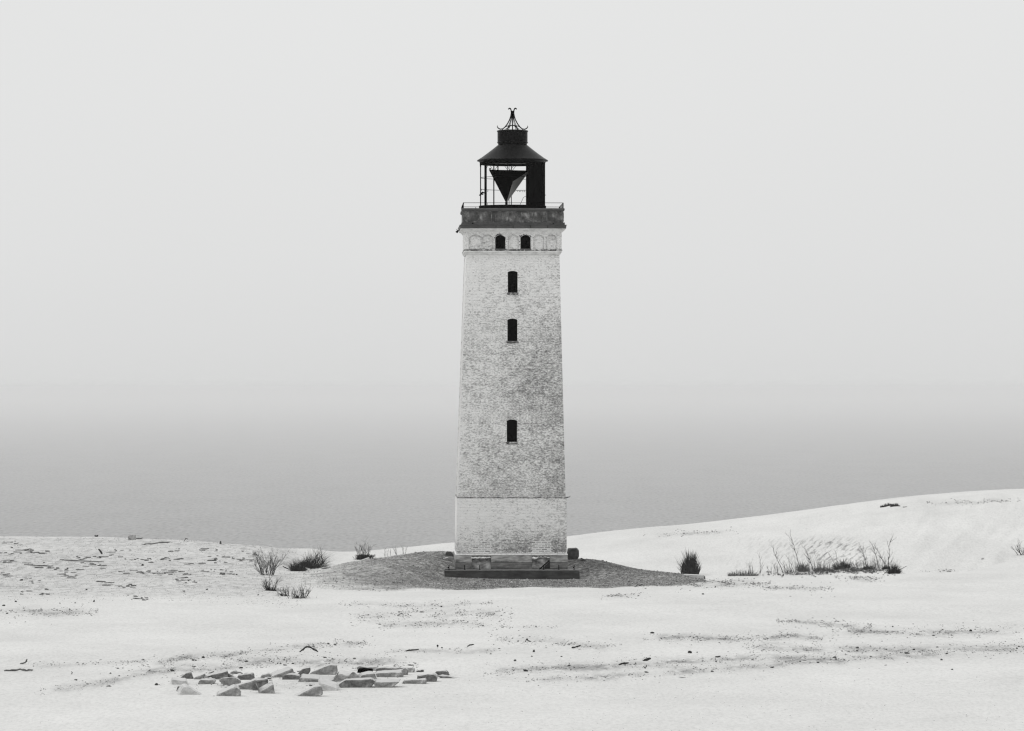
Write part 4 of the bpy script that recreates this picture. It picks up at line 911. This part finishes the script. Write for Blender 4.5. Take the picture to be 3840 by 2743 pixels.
shrub(1066,2236,46,64,12,'thin bare shrub in the middle of the low row left of the gravel',group=GL,dmin=150,tuft=50,r=.013)
shrub(1122,2244,52,84,17,'bare shrub at the right end of the low row left of the gravel',group=GL,dmin=150,tuft=80,r=.013)
shrub(1158,2236,32,20,3,'tiny curled sapling right of the low shrub row',name='bare_sapling',cat='sapling',dmin=150,depth=1)
grass(1118,2142,46,50,520,'dark dense grass clump, low left half beside the twiggy shrub',lean=-.1,bw=.008,group='dark grass clumps left of the lighthouse',dmin=170,depth=.9)
grass(1160,2130,62,80,900,'tall dark grass clump swept to the right on the mound edge',lean=.5,bw=.009,group='dark grass clumps left of the lighthouse',dmin=170,slope=1.0,depth=1.2)
shrub(1210,2116,58,34,5,'leaning bare branches growing right of the swept dark grass clump',group=GL,dmin=180,lean=-.5,depth=1,r=.02)
shrub(1366,2098,66,58,15,'twiggy shrub with a dark tufted foot on the gravel mound crest',group=GL,dmin=200,tuft=700,r=.016,fan=.3)
shrub(1452,2086,36,40,4,'faint sparse sapling stems left on the gravel crest',name='bare_sapling',cat='sapling',group='sparse saplings on the gravel crest',dmin=200,depth=1,r=.01)
shrub(1486,2081,36,14,3,'upright sparse sapling in the middle of the gravel crest',name='bare_sapling',cat='sapling',group='sparse saplings on the gravel crest',dmin=200,depth=1,r=.012,lean=-.1)
shrub(1514,2078,34,16,3,'right leaning sapling nearest the tower on the gravel crest',name='bare_sapling',cat='sapling',group='sparse saplings on the gravel crest',dmin=200,depth=1,r=.012,lean=.25)
# dense dark bush right of the gravel
g = at(2588, 2158, 195); t_ = empty('bush', g, 'dense dark rounded bush right of the gravel bank', 'bush'); s_ = F/(g.y+CD)
mb = MB()
for k in range(26): a = random.gauss(0,.38); grow(mb, (random.uniform(-.35,.35), random.uniform(-.2,.2), -.05), (math.sin(a), random.gauss(0,.2), math.cos(a)), random.uniform(.7,1.15), .016, 1, .4, 3)
mb.build('branches', M['twig'], t_)
mb = MB()
for k in range(950):
    u = max(-1, min(1, random.gauss(0, .42))); x = u*.5; y = random.gauss(0,.2); tuft_ = .70+.8*mn.noise(Vector((u*6.5, 3.3, .5)))
    h_ = 1.62*tuft_*random.uniform(.35,1)*math.sqrt(max(.1, 1-(.85*u)**2)); a = u*.22+random.gauss(0,.13); w_ = random.uniform(.006,.014); z0 = random.uniform(-.03,.35*h_)
    p0 = Vector((x,y,z0)); p1 = p0+Vector((math.sin(a)*.5, random.gauss(0,.1), .6))*(h_-z0)*.9; p2 = p1+Vector((math.sin(a*1.8)*.4, 0, .4))*(h_-z0)
    mb.add([p0-Vector((w_,0,0)), p0+Vector((w_,0,0)), p1-Vector((w_,0,0)), p1+Vector((w_,0,0)), p2], [(0,1,3,2),(2,3,4)])
mb.build('foliage', M['grass'], t_)
# scrub row in front of the dune
GS = 'bare saplings along the scrub row before the dune'
def sapling(bx, by, tx, ty, label, forks=6, r=.022):
    g = at(bx, by, 190); d = g.y+CD; t = empty('bare_sapling', g, label, 'sapling', GS); top = ray(tx, ty, d)-g; mb = MB()
    pts = [Vector((0,0,-.05))]+[top*(k/7)+Vector((random.gauss(0,.02), random.gauss(0,.04), 0)) for k in range(1, 8)]
    mb.tube(pts, [r*(1-.8*k/7) for k in range(8)], 5)
    for k in range(forks):
        i = random.randint(2, 6); a = random.choice((-1,1))*random.uniform(.3,.8)
        grow(mb, pts[i], (math.sin(a)+top.x/top.z*.5, random.gauss(0,.3), math.cos(a)), top.length*random.uniform(.15,.35), r*.4, 1, .4, 2)
    mb.build('branches', M['twig'], t)
SAP = [(2852,2150,2848,2070,'thin upright stem at the blurred left end of the scrub row'),(2938,2151,2898,2058,'sapling leaning left, third from the left end of the scrub row'),(2958,2151,2906,2080,'shorter sapling crossing behind the left leaning one'),(2978,2146,2946,2078,'slim sapling left of the tallest one'),(3001,2136,2966,2010,'tallest sapling with wide forked arms in the scrub row'),
 (3050,2140,3016,2048,'sapling just right of the tallest one'),(3036,2142,3026,2090,'small sapling at the foot of the tallest one'),(3082,2138,3055,2078,'thin sapling in front of the grey drift streaks'),(3137,2130,3108,2074,'dark curved sapling rising from the thick tuft'),(3146,2128,3130,2060,'straight sapling behind the dark curved one'),(3196,2134,3190,2094,'short sapling in the gap of the scrub row'),
 (3254,2130,3222,2038,'tall left leaning sapling in the right part of the scrub row'),(3266,2136,3236,2112,'short twig sapling beside the tall left leaning one'),(3298,2134,3272,2040,'tall sapling with forked crown, third from the right end'),(3325,2128,3284,2052,'long thin sapling slanting to the upper left'),(3329,2128,3338,2020,'tall upright sapling at the right end of the scrub row')]
for a in SAP: sapling(*a, forks=9 if a[3] < 2060 else 4, r=.024 if a[3] < 2060 else .016)
grass(3156,2134,36,54,380,'thick dark tuft in the middle of the scrub row',group='grass tufts in the scrub row',dmin=190,depth=.4)
grass(3351,2152,34,36,420,'black grass tuft at the right end of the scrub row',lean=.25,group='grass tufts in the scrub row',dmin=190,depth=.4)
grass(3322,2134,14,26,220,'low dark tuft at the foot of the tall upright sapling',group='grass tufts in the scrub row',dmin=190)
grass(3256,2136,16,36,260,'low dark tuft under the tall left leaning sapling',group='grass tufts in the scrub row',dmin=190)
grass(3010,2144,34,36,260,'pale grey tuft beside the tallest sapling',group='grass tufts in the scrub row',dmin=190,mat='drygrass',lean=.3)
grass(3088,2142,20,70,260,'low pale tuft left of the thick dark one',group='grass tufts in the scrub row',dmin=190,mat='drygrass',lean=.3)
grass(2786,2160,24,110,300,'blurred low dry grass strip at the left end of the scrub row',group='grass tufts in the scrub row',dmin=190,mat='drygrass')
shrub(2830,2158,60,70,7,'faint bare shrub among the dry grass left end of the scrub row',dmin=190,r=.01,depth=1)
shrub(2900,2150,50,60,8,'low tangled bare shrub in the left part of the scrub row',dmin=190,r=.011)
shrub(3210,2134,34,60,7,'low twiggy shrub in the gap of the scrub row',dmin=190,r=.010)
shrub(3072,2140,44,60,10,'tangled low shrub before the grey drift streaks',dmin=190,r=.011)
shrub(3270,2134,60,70,9,'tangled fine twigs between the tall saplings on the right',dmin=190,r=.009)
stick([(3362,2148),(3385,2132),(3400,2124)],.014,'thin twig reaching right from the scrub row end',dmin=190,base=2148)
random.seed(97)
grass(3060,2146,64,250,260,'wispy dry stems running through the left half of the scrub row',group='grass tufts in the scrub row',dmin=190,mat='drygrass',bw=.006,depth=.5,fan=.15,lean=-.1)
grass(3270,2138,56,190,220,'wispy dry stems running through the right half of the scrub row',group='grass tufts in the scrub row',dmin=190,mat='drygrass',bw=.006,depth=.5,fan=.15,lean=.1)
pts = []; random.seed(95)
for k in range(2600):
    px = random.triangular(2840, 3385, 3200); yb = np.interp(px, [2700,2850,3000,3160,3300,3390],[2162,2154,2150,2140,2140,2162]); py = yb+random.gauss(0, 5.5)
    if mn.noise(Vector((px/28, py/9, 2))) < random.uniform(-.3,.25): continue
    g = at(px, py, 190); s_ = F/(g.y+CD)
    r = random.choice((1,1.6,2.6,4))/s_; pts.append((g.x, g.y, g.z+.01, r, r*.7))
tag(scatter('leaf_litter', M['litter'], pts), 'dark leaf and twig litter under the scrub row', 'leaf litter')
# right edge shrub and dune tufts
shrub(3830,2082,56,40,6,'bare shrub cut by the right edge on the dune slope',dmin=240,lean=-.45,r=.02,depth=2)
shrub(3686,2098,14,30,4,'tiny twig cluster low on the dune slope',name='bare_sapling',cat='sapling',dmin=240,lean=.5,r=.012,depth=1)
grass(3322,1899,13,40,160,'low dark grass tuft near the dune crest, left one of two',group='grass tufts on the dune crest',dmin=250,lean=.3,bw=.02)
grass(3356,1899,13,32,120,'ragged grass tuft near the dune crest, right one of two',group='grass tufts on the dune crest',dmin=250,lean=.3,bw=.02)
grass(3394,1902,5,16,30,'tiny grass tuft right of the pair on the dune crest',group='grass tufts on the dune crest',dmin=250,bw=.02)

# ------------------------------------------------------------------ haze
mb = MB().box(-135000, 135000, -135000, 135000, SEA-20, 24.6)
m = bpy.data.materials.new('sea_haze'); m.use_nodes = True; t = m.node_tree; t.nodes.clear()
pv = t.nodes.new('ShaderNodeVolumePrincipled'); pv.inputs['Density'].default_value = .000046; pv.inputs['Color'].default_value = (1,1,1,1); pv.inputs['Anisotropy'].default_value = .1
oo = t.nodes.new('ShaderNodeOutputMaterial'); t.links.new(pv.outputs[0], oo.inputs['Volume'])
hz_o = mb.build('haze', m); tag(hz_o, 'pale sea haze filling the air over the water', 'haze', kind='stuff')
print('rubble', nrub, 'clods', ncl)
